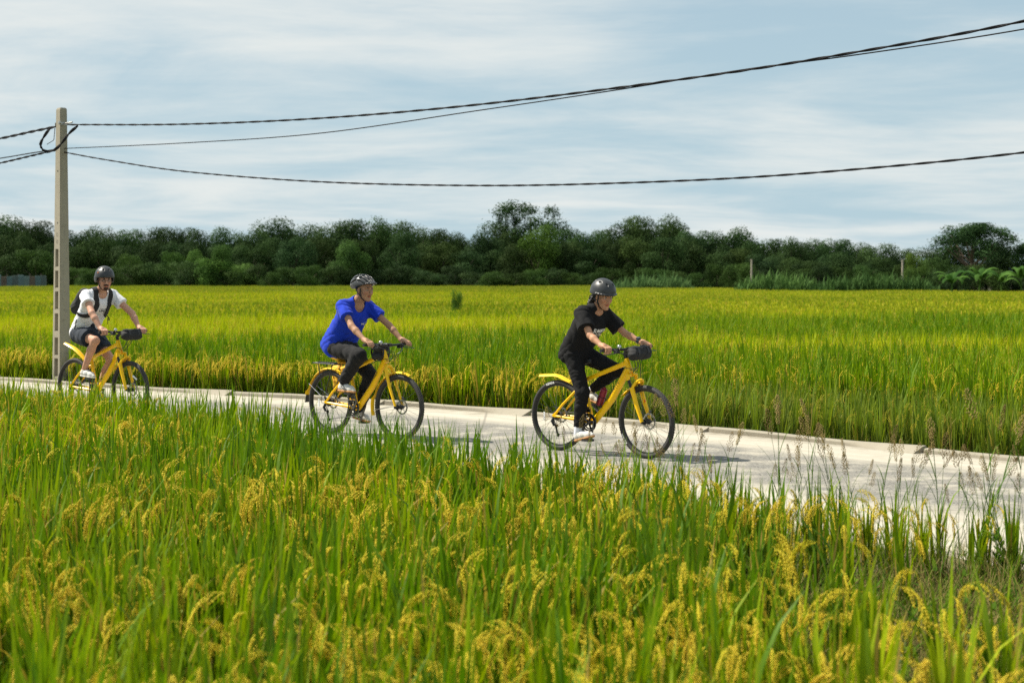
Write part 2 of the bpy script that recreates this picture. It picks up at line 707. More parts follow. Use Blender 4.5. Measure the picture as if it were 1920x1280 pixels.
# road slab: top sheet with gentle crown plus side faces down to the field
S = np.arange(0, CUM[-1], 0.5)
offs = [-0.30, -0.02, 0.0, 0.25, 0.6, 1.2, 1.9, 2.6, 3.3, 3.9, 4.3, 4.55, 4.62, 5.0, 5.55]
zs = [FIELD_Z - 0.05, -0.10, 0.0, 0.004, 0.012, 0.02, 0.025, 0.026, 0.022, 0.012, 0.004, -0.006, -0.07, -0.17, FIELD_Z - 0.04]
rs = random.Random(3)
V, F, UV, MI = [], [], [], []
for i, s in enumerate(S):
    for j, (o_, z_) in enumerate(zip(offs, zs)):
        jit = rs.uniform(-0.05, 0.05) if j >= 11 else 0.0
        V.append(road_pt(s, o_ + jit, z_ + (rs.uniform(-0.02, 0.02) if j >= 12 else 0)))
        UV.append((s, o_))
m = len(offs)
for i in range(len(S) - 1):
    for j in range(m - 1):
        F.append([i * m + j, i * m + j + 1, (i + 1) * m + j + 1, (i + 1) * m + j])
        MI.append(0 if 1 <= j < 12 else 1)
me = mesh_np('road', [tuple(v) for v in V], F)
uvl = me.uv_layers.new(name='course')
for lp in me.loops:
    uvl.data[lp.index].uv = UV[lp.vertex_index]
road = ob('road', me, M_ROAD, kind='structure')
me.materials.append(M_VERGE)
me.polygons.foreach_set('material_index', MI)
me.flip_normals()

# kerb: a row of cast slabs, each flaring into a wide sloped wedge whose end face stands open
kerb = empty('kerb', road_pt(20, 0, 0), label='low pale concrete kerb along the far edge of the road', category='kerb')
s_mark = [CUM[np.argmin(np.hypot(FARA[:, 0] - a, FARA[:, 1] - b))] for a, b in ((4.12, 15.4), (2.2, 17.5), (0.27, 19.5), (-1.75, 21.2), (-4.0, 22.8), (-6.3, 24.4))]
joints = sorted(list(s_mark) + [max(s_mark) + 2.9 * k for k in range(1, 5)] + [min(s_mark) - 2.8 * k for k in range(1, 8)])
rs = random.Random(11)
for a, b in zip(joints[:-1], joints[1:]):
    V, F = [], []
    n = 14
    h0 = rs.uniform(0.050, 0.062)
    for i in range(n + 1):
        f = i / n
        s = a + 0.015 + (b - a - 0.03) * f
        fl = max(0.0, (f - 0.72) / 0.28) ** 1.3
        h = h0 + 0.006 * math.sin(7 * f + a) + 0.010 * fl
        inn = 0.062 + 0.15 * fl + 0.008 * math.sin(5 * f + b)
        top = 0.046 - 0.01 * fl
        for o_, z_ in ((-0.035, -0.2), (-0.035, h - 0.008), (-0.028, h), (top, h - 0.004), (top + 0.012, h - 0.014), (inn, -0.0 if fl > 0 else 0.0), (inn, -0.05)):
            V.append(road_pt(s, o_, z_))
    m = 7
    for i in range(n):
        for j in range(m):
            j2 = (j + 1) % m
            F.append([i * m + j, (i + 1) * m + j, (i + 1) * m + j2, i * m + j2])
    F += [list(range(m)), [n * m + j for j in range(m)][::-1]]
    mb = MB().add(V, F)
    o = mb.build('kerb_slab', M_KERB, None, angle=25)
    o.parent = kerb
    o.matrix_parent_inverse = Matrix.Translation(-kerb.location)

# ------------------------------------------------------------------ plants: materials
t = NT('rice plant')
tint = t.node('ShaderNodeSeparateColor')
t.l.new(t.attr('tint'), tint.inputs[0])
rnd, high, head = tint.outputs[0], tint.outputs[1], tint.outputs[2]
ripe = t.attr('ripe', 'INSTANCER', 'Fac')
dull = t.attr('dull', 'INSTANCER', 'Fac')
f = t.math('ADD', t.math('MULTIPLY', ripe, 0.78), t.math('MULTIPLY', t.math('SUBTRACT', rnd, 0.5), 0.70), clamp=True)
leaf = t.mix(f, (0.082, 0.190, 0.0012), (0.42, 0.52, 0.0025))
leaf = t.mix(t.ramp(ripe, 0.55, 1.0, 0.0, 0.75), leaf, (0.45, 0.50, 0.003))
leaf = t.mix(t.ramp(high, 0.05, 0.8), (0.035, 0.058, 0.006), leaf)  # colour darkened towards the base to deepen the shade inside the stand
leaf = t.mix(t.ramp(rnd, 0.93, 0.95), leaf, (0.42, 0.30, 0.07))
gold = t.mix(t.math('ADD', t.math('MULTIPLY', ripe, 0.6), t.math('MULTIPLY', rnd, 0.5), clamp=True), (0.78, 0.68, 0.03), (0.94, 0.68, 0.07))
cc = t.mix(head, leaf, gold)
cc = t.mix(t.math('MULTIPLY', dull, 0.55), cc, (0.20, 0.22, 0.055))
dif = t.principled(cc, 0.55, None, Specular_IOR_Level=0.18)
trl = t.node('ShaderNodeBsdfTranslucent')
t.l.new(t.mix(0.8, cc, t.mix(1.0, cc, (1.0, 1.0, 0.25), 'MULTIPLY')), trl.inputs['Color'])
ms = t.node('ShaderNodeMixShader', {0: t.math('SUBTRACT', 0.38, t.math('MULTIPLY', head, 0.12))})
t.l.new(dif, ms.inputs[1])
t.l.new(trl.outputs[0], ms.inputs[2])
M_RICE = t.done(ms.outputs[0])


def leaf_mat(name, dark, light, trans=0.3, hue_obj=True):
    t = NT(name)
    tint = t.attr('tint')
    sp = t.node('ShaderNodeSeparateColor')
    t.l.new(tint, sp.inputs[0])
    c = t.mix(sp.outputs[0], dark, light)
    if hue_obj:
        oi = t.node('ShaderNodeObjectInfo')
        c = t.mix(1.0, c, oi.outputs['Color'], 'MULTIPLY')
    d = t.principled(c, 0.75, None, Specular_IOR_Level=0.08)
    tr = t.node('ShaderNodeBsdfTranslucent')
    t.l.new(c, tr.inputs['Color'])
    ms = t.node('ShaderNodeMixShader', {0: trans})
    t.l.new(d, ms.inputs[1])
    t.l.new(tr.outputs[0], ms.inputs[2])
    return t.done(ms.outputs[0])


M_TREE = leaf_mat('tree foliage', (0.015, 0.040, 0.013), (0.068, 0.125, 0.034), 0.25)
M_BUSH = leaf_mat('bush foliage', (0.030, 0.070, 0.016), (0.085, 0.160, 0.030), 0.3)
M_CANE = leaf_mat('cane foliage', (0.060, 0.125, 0.040), (0.15, 0.25, 0.085), 0.3)
M_BANANA = leaf_mat('banana leaf', (0.03, 0.085, 0.014), (0.10, 0.20, 0.035), 0.35)
M_WEED = leaf_mat('weed leaf', (0.05, 0.13, 0.012), (0.17, 0.26, 0.02), 0.35, False)
M_STRAW = leaf_mat('dry straw', (0.13, 0.105, 0.035), (0.34, 0.27, 0.10), 0.25, False)
M_SEED = leaf_mat('grass seed head', (0.13, 0.085, 0.035), (0.34, 0.26, 0.10), 0.2, False)
M_BARK = simple('bark', (0.11, 0.085, 0.06), 0.9, var=0.35, scale=6, bump=0.5)


# ------------------------------------------------------------------ plants: shapes
class PB:
    """fast numpy-less buffer of triangles/quads with tint, for leaves"""

    def __init__(self, seed):
        self.V, self.F, self.T = [], [], []
        self.r = random.Random(seed)

    def blade(self, base, az, length, width, lean, droop, tint, seg=4, fold=0.0):
        """tapering leaf starting at base, leaning towards azimuth az and drooping"""
        r = self.r
        b0 = len(self.V)
        dx, dy = math.cos(az), math.sin(az)
        sx, sy = -dy, dx
        tw = r.uniform(-0.9, 0.9)
        x, y, z = base
        ang = lean
        for i in range(seg + 1):
            f = i / seg
            w = width * (0.55 + 0.45 * min(1, f * 2.5)) * (1 - f ** 2.2) / 2
            if i == seg:
                w = 0.0008
            ca, sa = math.cos(tw * f), math.sin(tw * f)
            wx, wy, wz = sx * ca - dx * sa * 0.5, sy * ca - dy * sa * 0.5, sa * 0.3
            self.V += [(x - wx * w, y - wy * w, z - wz * w), (x + wx * w, y + wy * w, z + wz * w)]
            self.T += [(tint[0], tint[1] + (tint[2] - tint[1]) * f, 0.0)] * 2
            st = length / seg
            x += dx * math.sin(ang) * st
            y += dy * math.sin(ang) * st
            z += math.cos(ang) * st
            ang += droop / seg * (0.4 + 1.2 * f)
        for i in range(seg):
            a = b0 + 2 * i
            self.F.append((a, a + 1, a + 3, a + 2))
        return (x, y, z), ang

    def grain(self, p, d, L, w, tint):
        b = len(self.V)
        d = Vector(d).normalized()
        o = d.orthogonal().normalized()
        q = d.cross(o)
        p = Vector(p)
        m = p + d * (L * 0.45)
        self.V += [tuple(p), tuple(m + o * w), tuple(m - o * w * 0.5 + q * w * 0.87), tuple(m - o * w * 0.5 - q * w * 0.87), tuple(p + d * L)]
        self.T += [tint] * 5
        for i in range(3):
            j = (i + 1) % 3
            self.F += [(b, b + 1 + j, b + 1 + i), (b + 4, b + 1 + i, b + 1 + j)]

    def stem(self, pts, r0, r1, tint):
        n = len(pts)
        for i in range(n - 1):
            b = len(self.V)
            a, c = Vector(pts[i]), Vector(pts[i + 1])
            d = (c - a).normalized()
            o = d.orthogonal().normalized()
            q = d.cross(o)
            for p, f in ((a, i / (n - 1)), (c, (i + 1) / (n - 1))):
                w = r0 + (r1 - r0) * f
                for k in range(3):
                    th = k * 2.0944
                    self.V.append(tuple(p + o * math.cos(th) * w + q * math.sin(th) * w))
            self.T += [tint] * 6
            for k in range(3):
                k2 = (k + 1) % 3
                self.F.append((b + k, b + k2, b + 3 + k2, b + 3 + k))

    def panicle(self, base, az, L, nod, grains, hue, gs=1.0):
        """nodding rice ear: curved rachis with short branches full of grains"""
        r = self.r
        dx, dy = math.cos(az), math.sin(az)
        pts = [Vector(base)]
        ang = r.uniform(0.1, 0.3)
        n = 8
        for i in range(n):
            st = L / n
            pts.append(pts[-1] + Vector((dx * math.sin(ang), dy * math.sin(ang), math.cos(ang))) * st)
            ang = min(3.05, ang + nod / n * (2.0 - 1.7 * i / n))
        self.stem(pts[::2], 0.0012, 0.0007, (hue, 1.0, 0.8))
        nb = max(5, grains // 6)
        for k in range(nb):
            f = 0.25 + 0.75 * k / (nb - 1)
            i = min(n - 1, int(f * n))
            p = pts[i].lerp(pts[i + 1], f * n - i)
            tang = (pts[i + 1] - pts[i]).normalized()
            a2 = r.uniform(0, 6.283)
            side = Vector((math.cos(a2), math.sin(a2), r.uniform(-0.7, 0.2)))
            d = (tang * 0.9 + side * 0.30 + Vector((0, 0, -0.50))).normalized()
            bl = L * r.uniform(0.24, 0.40) * (1.1 - 0.5 * f)
            q = p.copy()
            m = max(3, grains // nb)
            for j in range(m):
                q = q + d * (bl / m)
                d = (d + Vector((0, 0, -0.10))).normalized()
                gd = (d + Vector((r.uniform(-1, 1), r.uniform(-1, 1), r.uniform(-1, 1))) * 0.30).normalized()
                self.grain(q, gd, 0.0085 * gs, 0.0021 * gs, (min(1, max(0, hue + r.uniform(-0.12, 0.12))), 1.0, 1.0))

    def mesh(self, name, mat):
        me = bpy.data.meshes.new(name)
        me.from_pydata(self.V, [], self.F)
        a = me.color_attributes.new('tint', 'FLOAT_COLOR', 'POINT')
        tt = np.ones((len(self.V), 4), dtype=np.float32)
        tt[:, :3] = np.clip(np.array(self.T, dtype=np.float32), 0, 1)
        a.data.foreach_set('color', tt.ravel())
        me.polygons.foreach_set('use_smooth', np.ones(len(me.polygons), dtype=bool))
        me.materials.append(mat)
        return me


def rice_clump(seed, blades, ears, grains, gs=1.0, bw=1.0, high=0.90, seg=4, tall=0.5, face=None):
    b = PB(seed)
    r = b.r
    for i in range(blades):
        a = r.uniform(0, 6.283)
        rad = r.uniform(0.0, 0.06)
        base = (rad * math.cos(a), rad * math.sin(a), r.uniform(0.0, 0.42) * high)
        az = a + r.uniform(-0.7, 0.7)
        L = high * r.uniform(0.50, 0.78)
        L = min(L, (high * 1.10 - base[2]))
        L *= 1.0 if r.random() < tall else 0.72
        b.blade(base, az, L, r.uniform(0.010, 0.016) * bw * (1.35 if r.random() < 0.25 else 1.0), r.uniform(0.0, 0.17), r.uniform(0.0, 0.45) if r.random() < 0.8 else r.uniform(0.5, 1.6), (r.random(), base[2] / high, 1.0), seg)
    for i in range(max(4, blades // 6)):
        a = r.uniform(0, 6.283)
        x, y = 0.05 * math.cos(a), 0.05 * math.sin(a)
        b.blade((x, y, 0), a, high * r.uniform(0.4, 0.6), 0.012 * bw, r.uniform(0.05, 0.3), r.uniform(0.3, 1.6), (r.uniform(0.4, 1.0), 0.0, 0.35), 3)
    for i in range(ears):
        a = r.uniform(0, 6.283)
        rad = r.uniform(0.01, 0.05)
        h = high * r.uniform(0.62, 0.84)
        p0 = (rad * math.cos(a), rad * math.sin(a), 0)
        p1 = (p0[0] * 2.0, p0[1] * 2.0, h)
        b.stem([p0, p1], 0.0022, 0.0014, (r.random(), 0.6, 0.0))
        b.panicle(p1, (a + r.uniform(-0.8, 0.8)) if face is None else face + r.uniform(-0.7, 0.7), r.uniform(0.20, 0.29), r.uniform(2.0, 3.2), grains, r.random(), gs)
    return b.mesh('rice_clump', M_RICE)


def rice_patch(seed, size, n, high, bw):
    """a square of distant rice, only the part of the stand that shows"""
    b = PB(seed)
    r = b.r
    for i in range(n):
        x, y = r.uniform(-size / 2, size / 2), r.uniform(-size / 2, size / 2)
        h = high * r.uniform(0.78, 1.10)
        a = r.uniform(0, 6.283)
        if r.random() < 0.24:
            k = len(b.V)
            w, L = 0.010 * bw, r.uniform(0.06, 0.13)
            z = h * 0.94
            dx, dy = math.cos(a) * w, math.sin(a) * w
            b.V += [(x - dx, y - dy, z), (x + dx, y + dy, z), (x + dx * 2.2, y + dy * 2.2, z - L), (x - dx * 0.5, y - dy * 0.5, z - L * 0.8)]
            b.T += [(r.random(), 1, 0.35)] * 4
            b.F.append((k, k + 1, k + 2, k + 3))
        else:
            b.blade((x, y, h * 0.35), a, h * 0.66, 0.011 * bw, r.uniform(0, 0.25), r.uniform(0, 0.7), (r.random(), 0.4, 1.0), 2)
    return b.mesh('rice_patch', M_RICE)


def instancer(name, meshes, P, rot, scl, idx, extra, **props):
    """one object that repeats the given meshes on points (plants nobody could count)"""
    src = bpy.data.collections.new(name + '_kinds')
    for i, me in enumerate(meshes):
        src.objects.link(bpy.data.objects.new('%s_kind_%02d' % (name, i), me))
    me = bpy.data.meshes.new(name)
    n = len(P)
    me.vertices.add(n)
    me.vertices.foreach_set('co', np.asarray(P, dtype=np.float32).ravel())
    for nm, ty, arr in [('rot', 'FLOAT_VECTOR', rot), ('scl', 'FLOAT_VECTOR', scl), ('idx', 'INT', idx)] + [(k, 'FLOAT', v) for k, v in extra.items()]:
        a = me.attributes.new(nm, ty, 'POINT')
        a.data.foreach_set('vector' if ty == 'FLOAT_VECTOR' else 'value', np.asarray(arr, dtype=np.int32 if ty == 'INT' else np.float32).ravel())
    o = ob(name, me, None, **props)
    ng = bpy.data.node_groups.new(name + '_scatter', 'GeometryNodeTree')
    ng.interface.new_socket('Geometry', in_out='INPUT', socket_type='NodeSocketGeometry')
    ng.interface.new_socket('Geometry', in_out='OUTPUT', socket_type='NodeSocketGeometry')
    N, L = ng.nodes, ng.links
    gi, go = N.new('NodeGroupInput'), N.new('NodeGroupOutput')
    ci = N.new('GeometryNodeCollectionInfo')
    ci.inputs['Collection'].default_value = src
    ci.inputs['Separate Children'].default_value = True
    ci.inputs['Reset Children'].default_value = True
    ip = N.new('GeometryNodeInstanceOnPoints')
    ip.inputs['Pick Instance'].default_value = True
    L.new(gi.outputs[0], ip.inputs['Points'])
    L.new(ci.outputs[0], ip.inputs['Instance'])
    for nm, ty, sock in (('idx', 'INT', 'Instance Index'), ('rot', 'FLOAT_VECTOR', 'Rotation'), ('scl', 'FLOAT_VECTOR', 'Scale')):
        na = N.new('GeometryNodeInputNamedAttribute')
        na.data_type = ty
        na.inputs['Name'].default_value = nm
        L.new(na.outputs[0], ip.inputs[sock])
    L.new(ip.outputs[0], go.inputs[0])
    o.modifiers.new('scatter', 'NODES').node_group = ng
    return o


rng = np.random.default_rng(7)


def vnoise(x, y, sc, seed=0):
    """smooth 2-D value noise 0..1"""
    g = np.random.default_rng(seed).random((64, 64))
    x, y = np.asarray(x) / sc + 1000, np.asarray(y) / sc + 1000
    xi, yi = np.floor(x).astype(int), np.floor(y).astype(int)
    fx, fy = x - xi, y - yi
    fx, fy = fx * fx * (3 - 2 * fx), fy * fy * (3 - 2 * fy)
    a, b = g[xi % 64, yi % 64], g[(xi + 1) % 64, yi % 64]
    c, d = g[xi % 64, (yi + 1) % 64], g[(xi + 1) % 64, (yi + 1) % 64]
    return (a * (1 - fx) + b * fx) * (1 - fy) + (c * (1 - fx) + d * fx) * fy


def sstep(x, a, b):
    t = np.clip((x - a) / (b - a), 0, 1)
    return t * t * (3 - 2 * t)


def jitter_grid(x0, x1, y0, y1, step, jit=0.42):
    gx, gy = np.meshgrid(np.arange(x0, x1, step), np.arange(y0, y1, step))
    gx = gx.ravel() + rng.uniform(-jit, jit, gx.size) * step
    gy = gy.ravel() + rng.uniform(-jit, jit, gy.size) * step
    return gx, gy


def ripeness(x, y):
    """how far the rice has ripened: plots and strips across the field"""
    w = y + 2.5 * (vnoise(x, y, 14, 3) - 0.5) * (y / 30) + 0.02 * x
    left = 1 - sstep(x / np.maximum(y, 1), -0.02, 0.14)
    b1 = sstep(w, 29, 35) * (1 - sstep(w, 44, 47))
    b2 = sstep(w, 60, 70) * (1 - sstep(w, 100, 118))
    b3 = sstep(w, 24.6, 25.2) * (1 - sstep(w, 26.4, 27.6))
    v = 0.33 + left * (0.60 * b1 + 0.32 * b2) + (1 - left) * (0.55 * b3 + 0.30 * sstep(w, 38, 46) * (1 - sstep(w, 58, 75)) + 0.25 * sstep(w, 75, 95))
    v = v + 0.35 * (vnoise(x, y * 0.5, 3.0, 5) - 0.5) + 0.22 * (vnoise(x, y, 0.8, 8) - 0.5)
    return np.clip(v, 0, 1)


# near field, between the camera and the road
near_kinds = [rice_clump(100 + i, 21, [1, 4, 2, 5, 1, 3, 0, 4, 2, 3][i], 96, 1.7, 2.0, 0.93, tall=0.6) for i in range(10)]
gx, gy = jitter_grid(-9.5, 5.0, 2.3, 21.0, 0.18)
edge = near_y(gx) - np.interp(gx, [-2.8, -1.0, 0.2, 1.0, 1.7, 3.0], [0.6, 1.1, 1.75, 1.5, 0.7, 0.55])
keep = (gy < edge) & (np.abs(gx) < gy * 0.40 + 0.9)
bare = ((gx - 2.35) / 1.25) ** 2 + ((gy - 8.0) / 1.45) ** 2 < 1 + 0.5 * (vnoise(gx, gy, 0.7, 2) - 0.5)
keep &= ~(bare & (rng.random(gx.size) > 0.05))
keep &= (vnoise(gx, gy, 0.45, 21) > 0.22)
keep &= ~((gx > 1.1) & (gy > 8.8) & (rng.random(gx.size) < 0.55))
keep &= ~((gx / gy > 0.13) & (gy < 7.4) & (rng.random(gx.size) < np.interp(gx / gy, [0.13, 0.20, 0.26], [0.30, 0.62, 0.74])))
gx, gy = gx[keep], gy[keep]
n = len(gx)
P = np.stack([gx, gy, np.full(n, FIELD_Z)], 1)
rot = np.stack([rng.normal(0, 0.07, n), rng.normal(0, 0.07, n), rng.uniform(0, 6.283, n)], 1)
sc = rng.uniform(0.84, 1.08, n) * (0.94 + 0.14 * (vnoise(gx, gy, 1.3, 9) - 0.5) - 0.10 * sstep(gy - edge[keep], -0.8, 0.0))
sc = sc * (1 - 0.14 * sstep(gx, 0.8, 1.5) * sstep(gy, 8.0, 9.2))
scl = np.stack([sc * 1.05, sc * 1.05, sc], 1)
earx = np.clip(0.30 + 1.0 * (vnoise(gx, gy, 1.1, 31) - 0.5) + 0.25 * sstep(gx, -1, 1.5) + 0.2 * (1 - sstep(gy, 4, 8)), 0, 1)
order = np.array([6, 0, 4, 2, 8, 5, 1, 9, 7, 3])
idx = order[np.clip((earx * 10 + rng.normal(0, 1.8, n)).astype(int), 0, 9)]
ripe = np.clip(0.30 + 0.9 * (vnoise(gx, gy, 1.4, 12) - 0.5) + 0.3 * (vnoise(gx, gy, 0.5, 13) - 0.5), 0, 1)
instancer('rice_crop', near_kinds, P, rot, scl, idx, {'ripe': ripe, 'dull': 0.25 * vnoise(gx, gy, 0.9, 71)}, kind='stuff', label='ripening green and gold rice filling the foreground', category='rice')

# far field, beyond the road, row on row
far_kinds = [rice_clump(200 + i, 22, [0, 1, 1, 2, 3, 5, 6, 5][i], 34, 1.9, 1.7, 0.93, 3, tall=0.75) for i in range(8)]
gx, gy = jitter_grid(-22, 20, 10, 47, 0.20)
fe = gy - far_y(gx)
keep = (fe > 0.42) & (np.abs(gx) < gy * 0.36 + 1.2)
keep &= (np.hypot(gx + 7.55, gy - 25.75) > 0.25)
keep &= ~((gy > 45) & (rng.random(gx.size) < (gy - 45) / 2))
short = (gx > 0.9 + 0.4 * vnoise(gx, gy, 1.0, 4)) & (fe < 3.0 + 0.5 * (vnoise(gx, gy, 1.5, 6) - 0.5))
gap = (gx > 0.9) & (fe > 2.95) & (fe < 3.35)
keep &= ~(gap & (rng.random(gx.size) < 0.7))
gap2 = (gx > 1.0) & (np.abs(gy - 29.6 + 0.05 * gx) < 0.55)
keep &= ~(gap2 & (rng.random(gx.size) < 0.75))
gx, gy, fe, short = gx[keep], gy[keep], fe[keep], short[keep]
n = len(gx)
P = np.stack([gx, gy, np.full(n, FIELD_Z)], 1)
rot = np.stack([rng.normal(0, 0.06, n), rng.normal(0, 0.06, n), rng.uniform(0, 6.283, n)], 1)
sc = rng.uniform(0.88, 1.06, n) * (1.0 + 0.10 * (vnoise(gx, gy, 3, 19) - 0.5))
sc = np.where(short, sc * 0.80, sc * 1.02)
scl = np.stack([sc, sc, sc], 1)
ripe = ripeness(gx, gy)
edge_row = (fe < 0.70) & ~short
idx = np.where(edge_row, rng.integers(5, 8, n), np.where(ripe + rng.normal(0, 0.15, n) > 0.5, rng.integers(2, 6, n), rng.integers(0, 4, n)))
ripe = np.where(edge_row, np.clip(ripe + 0.25, 0, 1), ripe)
dull = np.where(short, rng.uniform(0.5, 1.0, n), 0.12 * vnoise(gx, gy, 2.5, 44))
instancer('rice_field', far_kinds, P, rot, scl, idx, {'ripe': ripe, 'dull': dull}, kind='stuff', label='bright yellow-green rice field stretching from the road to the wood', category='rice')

# outermost row on the road side: heavy ears hanging over the edge
edge_kinds = [rice_clump(260 + i, 18, [3, 5, 4, 6][i], 44, 2.0, 1.6, 0.90, 3, tall=0.3, face=-math.pi / 2 - 0.3) for i in range(4)]
ex_ = np.arange(-13.0, 1.3, 0.115)
ex_ = ex_ + rng.uniform(-0.05, 0.05, ex_.size)
ey_ = far_y(ex_) + 0.50 + rng.uniform(-0.10, 0.14, ex_.size)
keep = (np.hypot(ex_ - PX_, ey_ - PY_) > 0.22) & (vnoise(ex_, ey_, 0.8, 77) > 0.22)
ex_, ey_ = ex_[keep], ey_[keep]
n = len(ex_)
rot = np.stack([rng.normal(0.06, 0.05, n), rng.normal(0, 0.08, n), rng.uniform(-0.6, 0.6, n)], 1)
sc = rng.uniform(0.86, 1.04, n)
instancer('rice_edge', edge_kinds, np.stack([ex_, ey_, np.full(n, FIELD_Z)], 1), rot, np.stack([sc] * 3, 1), rng.integers(0, 4, n), {'ripe': rng.uniform(0.25, 0.7, n), 'dull': np.full(n, 0.15)}, kind='stuff', label='row of drooping golden rice ears along the far side of the road', category='rice')

# the field beyond, out to the wood
pk = [rice_patch(300 + i, 2.15, 620, 0.93, 2.6) for i in range(6)]
gx, gy = jitter_grid(-80, 78, 46.5, 196, 2.0, 0.05)
keep = (np.abs(gx) < gy * 0.37 + 4)
edge_far = np.interp(gx / gy, [-0.4, -0.08, 0.02, 0.12, 0.2, 0.4], [190, 186, 178, 150, 118, 104])
keep &= gy < edge_far
gx, gy = gx[keep], gy[keep]
n = len(gx)
hz = 1.0 + 0.12 * (vnoise(gx, gy * 3, 9, 51) - 0.5) - 0.22 * ((vnoise(gx * 0.25, gy, 6, 52) > 0.80))
P = np.stack([gx, gy, np.full(n, FIELD_Z)], 1)
rot = np.stack([np.zeros(n), np.zeros(n), rng.integers(0, 4, n) * math.pi / 2], 1)
scl = np.stack([np.ones(n), np.ones(n), hz * rng.uniform(0.97, 1.03, n)], 1)
ripe = ripeness(gx, gy)
dull = np.clip(0.15 + 0.5 * sstep(gy, 95, 150) + 0.5 * (vnoise(gx * 0.3, gy, 7, 61) - 0.5) * sstep(gy, 60, 90), 0, 0.8)
instancer('distant_rice', pk, P, rot, scl, rng.integers(0, 6, n), {'ripe': ripe, 'dull': dull}, kind='stuff', label='far strips of rice at the foot of the wood', category='rice')


# ------------------------------------------------------------------ verge: dry grass, weeds, seed heads
def tuft(seed, n, mat, L, w, lean, droop, spread=0.06):
    b = PB(seed)
    r = b.r
    for i in range(n):
        a = r.uniform(0, 6.283)
        rad = r.uniform(0, spread)
        b.blade((rad * math.cos(a), rad * math.sin(a), 0), a + r.uniform(-1, 1), L * r.uniform(0.5, 1.1), w * r.uniform(0.7, 1.3), r.uniform(*lean), r.uniform(*droop), (r.random(), 0.5, 1), 4)
    return b.mesh('grass_tuft', mat)


def seed_grass(seed, H):
    """tall wild grass: a few stalks with leaves and an upright bristly head"""
    b = PB(seed)
    r = b.r
    for s in range(r.randint(1, 3)):
        a = r.uniform(0, 6.283)
        pts = [Vector((r.uniform(-0.03, 0.03), r.uniform(-0.03, 0.03), 0))]
        ang = r.uniform(0.0, 0.18)
        h = H * r.uniform(0.8, 1.1)
        for i in range(6):
            pts.append(pts[-1] + Vector((math.cos(a) * math.sin(ang), math.sin(a) * math.sin(ang), math.cos(ang))) * h / 6)
            ang += r.uniform(0.0, 0.07)
        b.stem(pts, 0.0024, 0.0012, (0.15, 0.5, 0))
        for k in range(4):
            p = pts[1 + k % 4]
            b.blade(tuple(p), r.uniform(0, 6.28), r.uniform(0.16, 0.30), 0.009, r.uniform(0.2, 0.6), r.uniform(0.3, 1.2), (r.uniform(0, 0.4), 0.4, 1), 4)
        tip, d0 = pts[-1], (pts[-1] - pts[-2]).normalized()
        hl = r.uniform(0.10, 0.17)
        open_ = r.random() < 0.45
        hue = r.uniform(0.2, 1.0)
        for k in range(60):
            f = k / 60
            p = tip + d0 * (hl * (f - 0.2))
            a2 = k * 2.4
            side = d0.orthogonal().normalized()
            side = Matrix.Rotation(a2, 3, d0) @ side
            out = (0.028 if open_ else 0.012) * math.sin(math.pi * min(1, 0.15 + f * 0.85)) + 0.002
            b.grain(p + side * out * r.uniform(0.2, 1), (d0 + side * 0.45).normalized(), 0.016, 0.0036, (hue, 1, 1))
    return b


def two_mat_mesh(b, name, ma, mb_):
    me = b.mesh(name, ma)
    me.materials.append(mb_)
    mi = [1 if b.T[f[0]][2] > 0.5 else 0 for f in b.F]
    me.polygons.foreach_set('material_index', mi)
    return me


def weed(seed):
    """low broad-leaved roadside herb"""
    b = PB(seed)
    r = b.r
    for s in range(6):
        a = r.uniform(0, 6.283)
        h = r.uniform(0.10, 0.28)
        tip = Vector((math.cos(a) * h * 0.6, math.sin(a) * h * 0.6, h))
        b.stem([(0, 0, 0), tip], 0.002, 0.001, (0.3, 0.5, 0))
        for k in range(9):
            p = tip * r.uniform(0.3, 1.0)
            b.blade(tuple(p), r.uniform(0, 6.28), r.uniform(0.03, 0.07), r.uniform(0.018, 0.03), r.uniform(0.6, 1.3), r.uniform(0, 0.6), (r.random(), 0.5, 1), 3)
    return b.mesh('weed', M_WEED)


straw_k = [tuft(400 + i, 34, M_STRAW, 0.36, 0.0045, (0.2, 1.2), (0.2, 1.6), 0.08) for i in range(4)]
green_k = [tuft(420 + i, 26, M_WEED, 0.34, 0.007, (0.1, 0.7), (0.2, 1.4), 0.06) for i in range(4)]
weed_k = [weed(440 + i) for i in range(4)]
ss, oo = [], []
gx, gy = jitter_grid(-9.0, 6.0, 3.2, 20.0, 0.105)
ny = near_y(gx)
band = (gy < ny - 0.05) & (gy > ny - np.interp(gx, [-2.8, -1.0, 0.2, 1.0, 1.7, 3.0], [1.0, 1.5, 2.2, 2.0, 1.2, 1.2]))
bare = (((gx - 2.35) / 1.5) ** 2 + ((gy - 8.0) / 1.7) ** 2 < 1) | ((gx / gy > 0.15) & (gy < 8.0))
keep = (band | bare) & (np.abs(gx) < gy * 0.4 + 0.6) & (rng.random(gx.size) < np.where(bare, 1.0, 0.58))
gx, gy, ny, bare = gx[keep], gy[keep], ny[keep], bare[keep]
n = len(gx)
dist = ny - gy
z = np.clip(-0.02 - (dist - 0.08) * 0.26, FIELD_Z, -0.02)
P = np.stack([gx, gy, z - 0.01], 1)
rot = np.stack([rng.normal(0, 0.12, n), rng.normal(0, 0.12, n), rng.uniform(0, 6.283, n)], 1)
sc = rng.uniform(0.6, 1.15, n) * np.where(dist < 0.3, 0.45, np.where(bare, 1.30, 0.85))
pick = rng.random(n)
idx = np.where(pick < np.where(bare, 0.62, 0.40), rng.integers(0, 4, n), np.where(pick < 0.86, rng.integers(4, 8, n), rng.integers(8, 12, n)))
instancer('verge_grass', straw_k + green_k + weed_k, P, rot, np.stack([sc] * 3, 1), idx, {'ripe': np.zeros(n)}, kind='stuff', label='dry straw and low green weeds along the near roadside', category='grass')

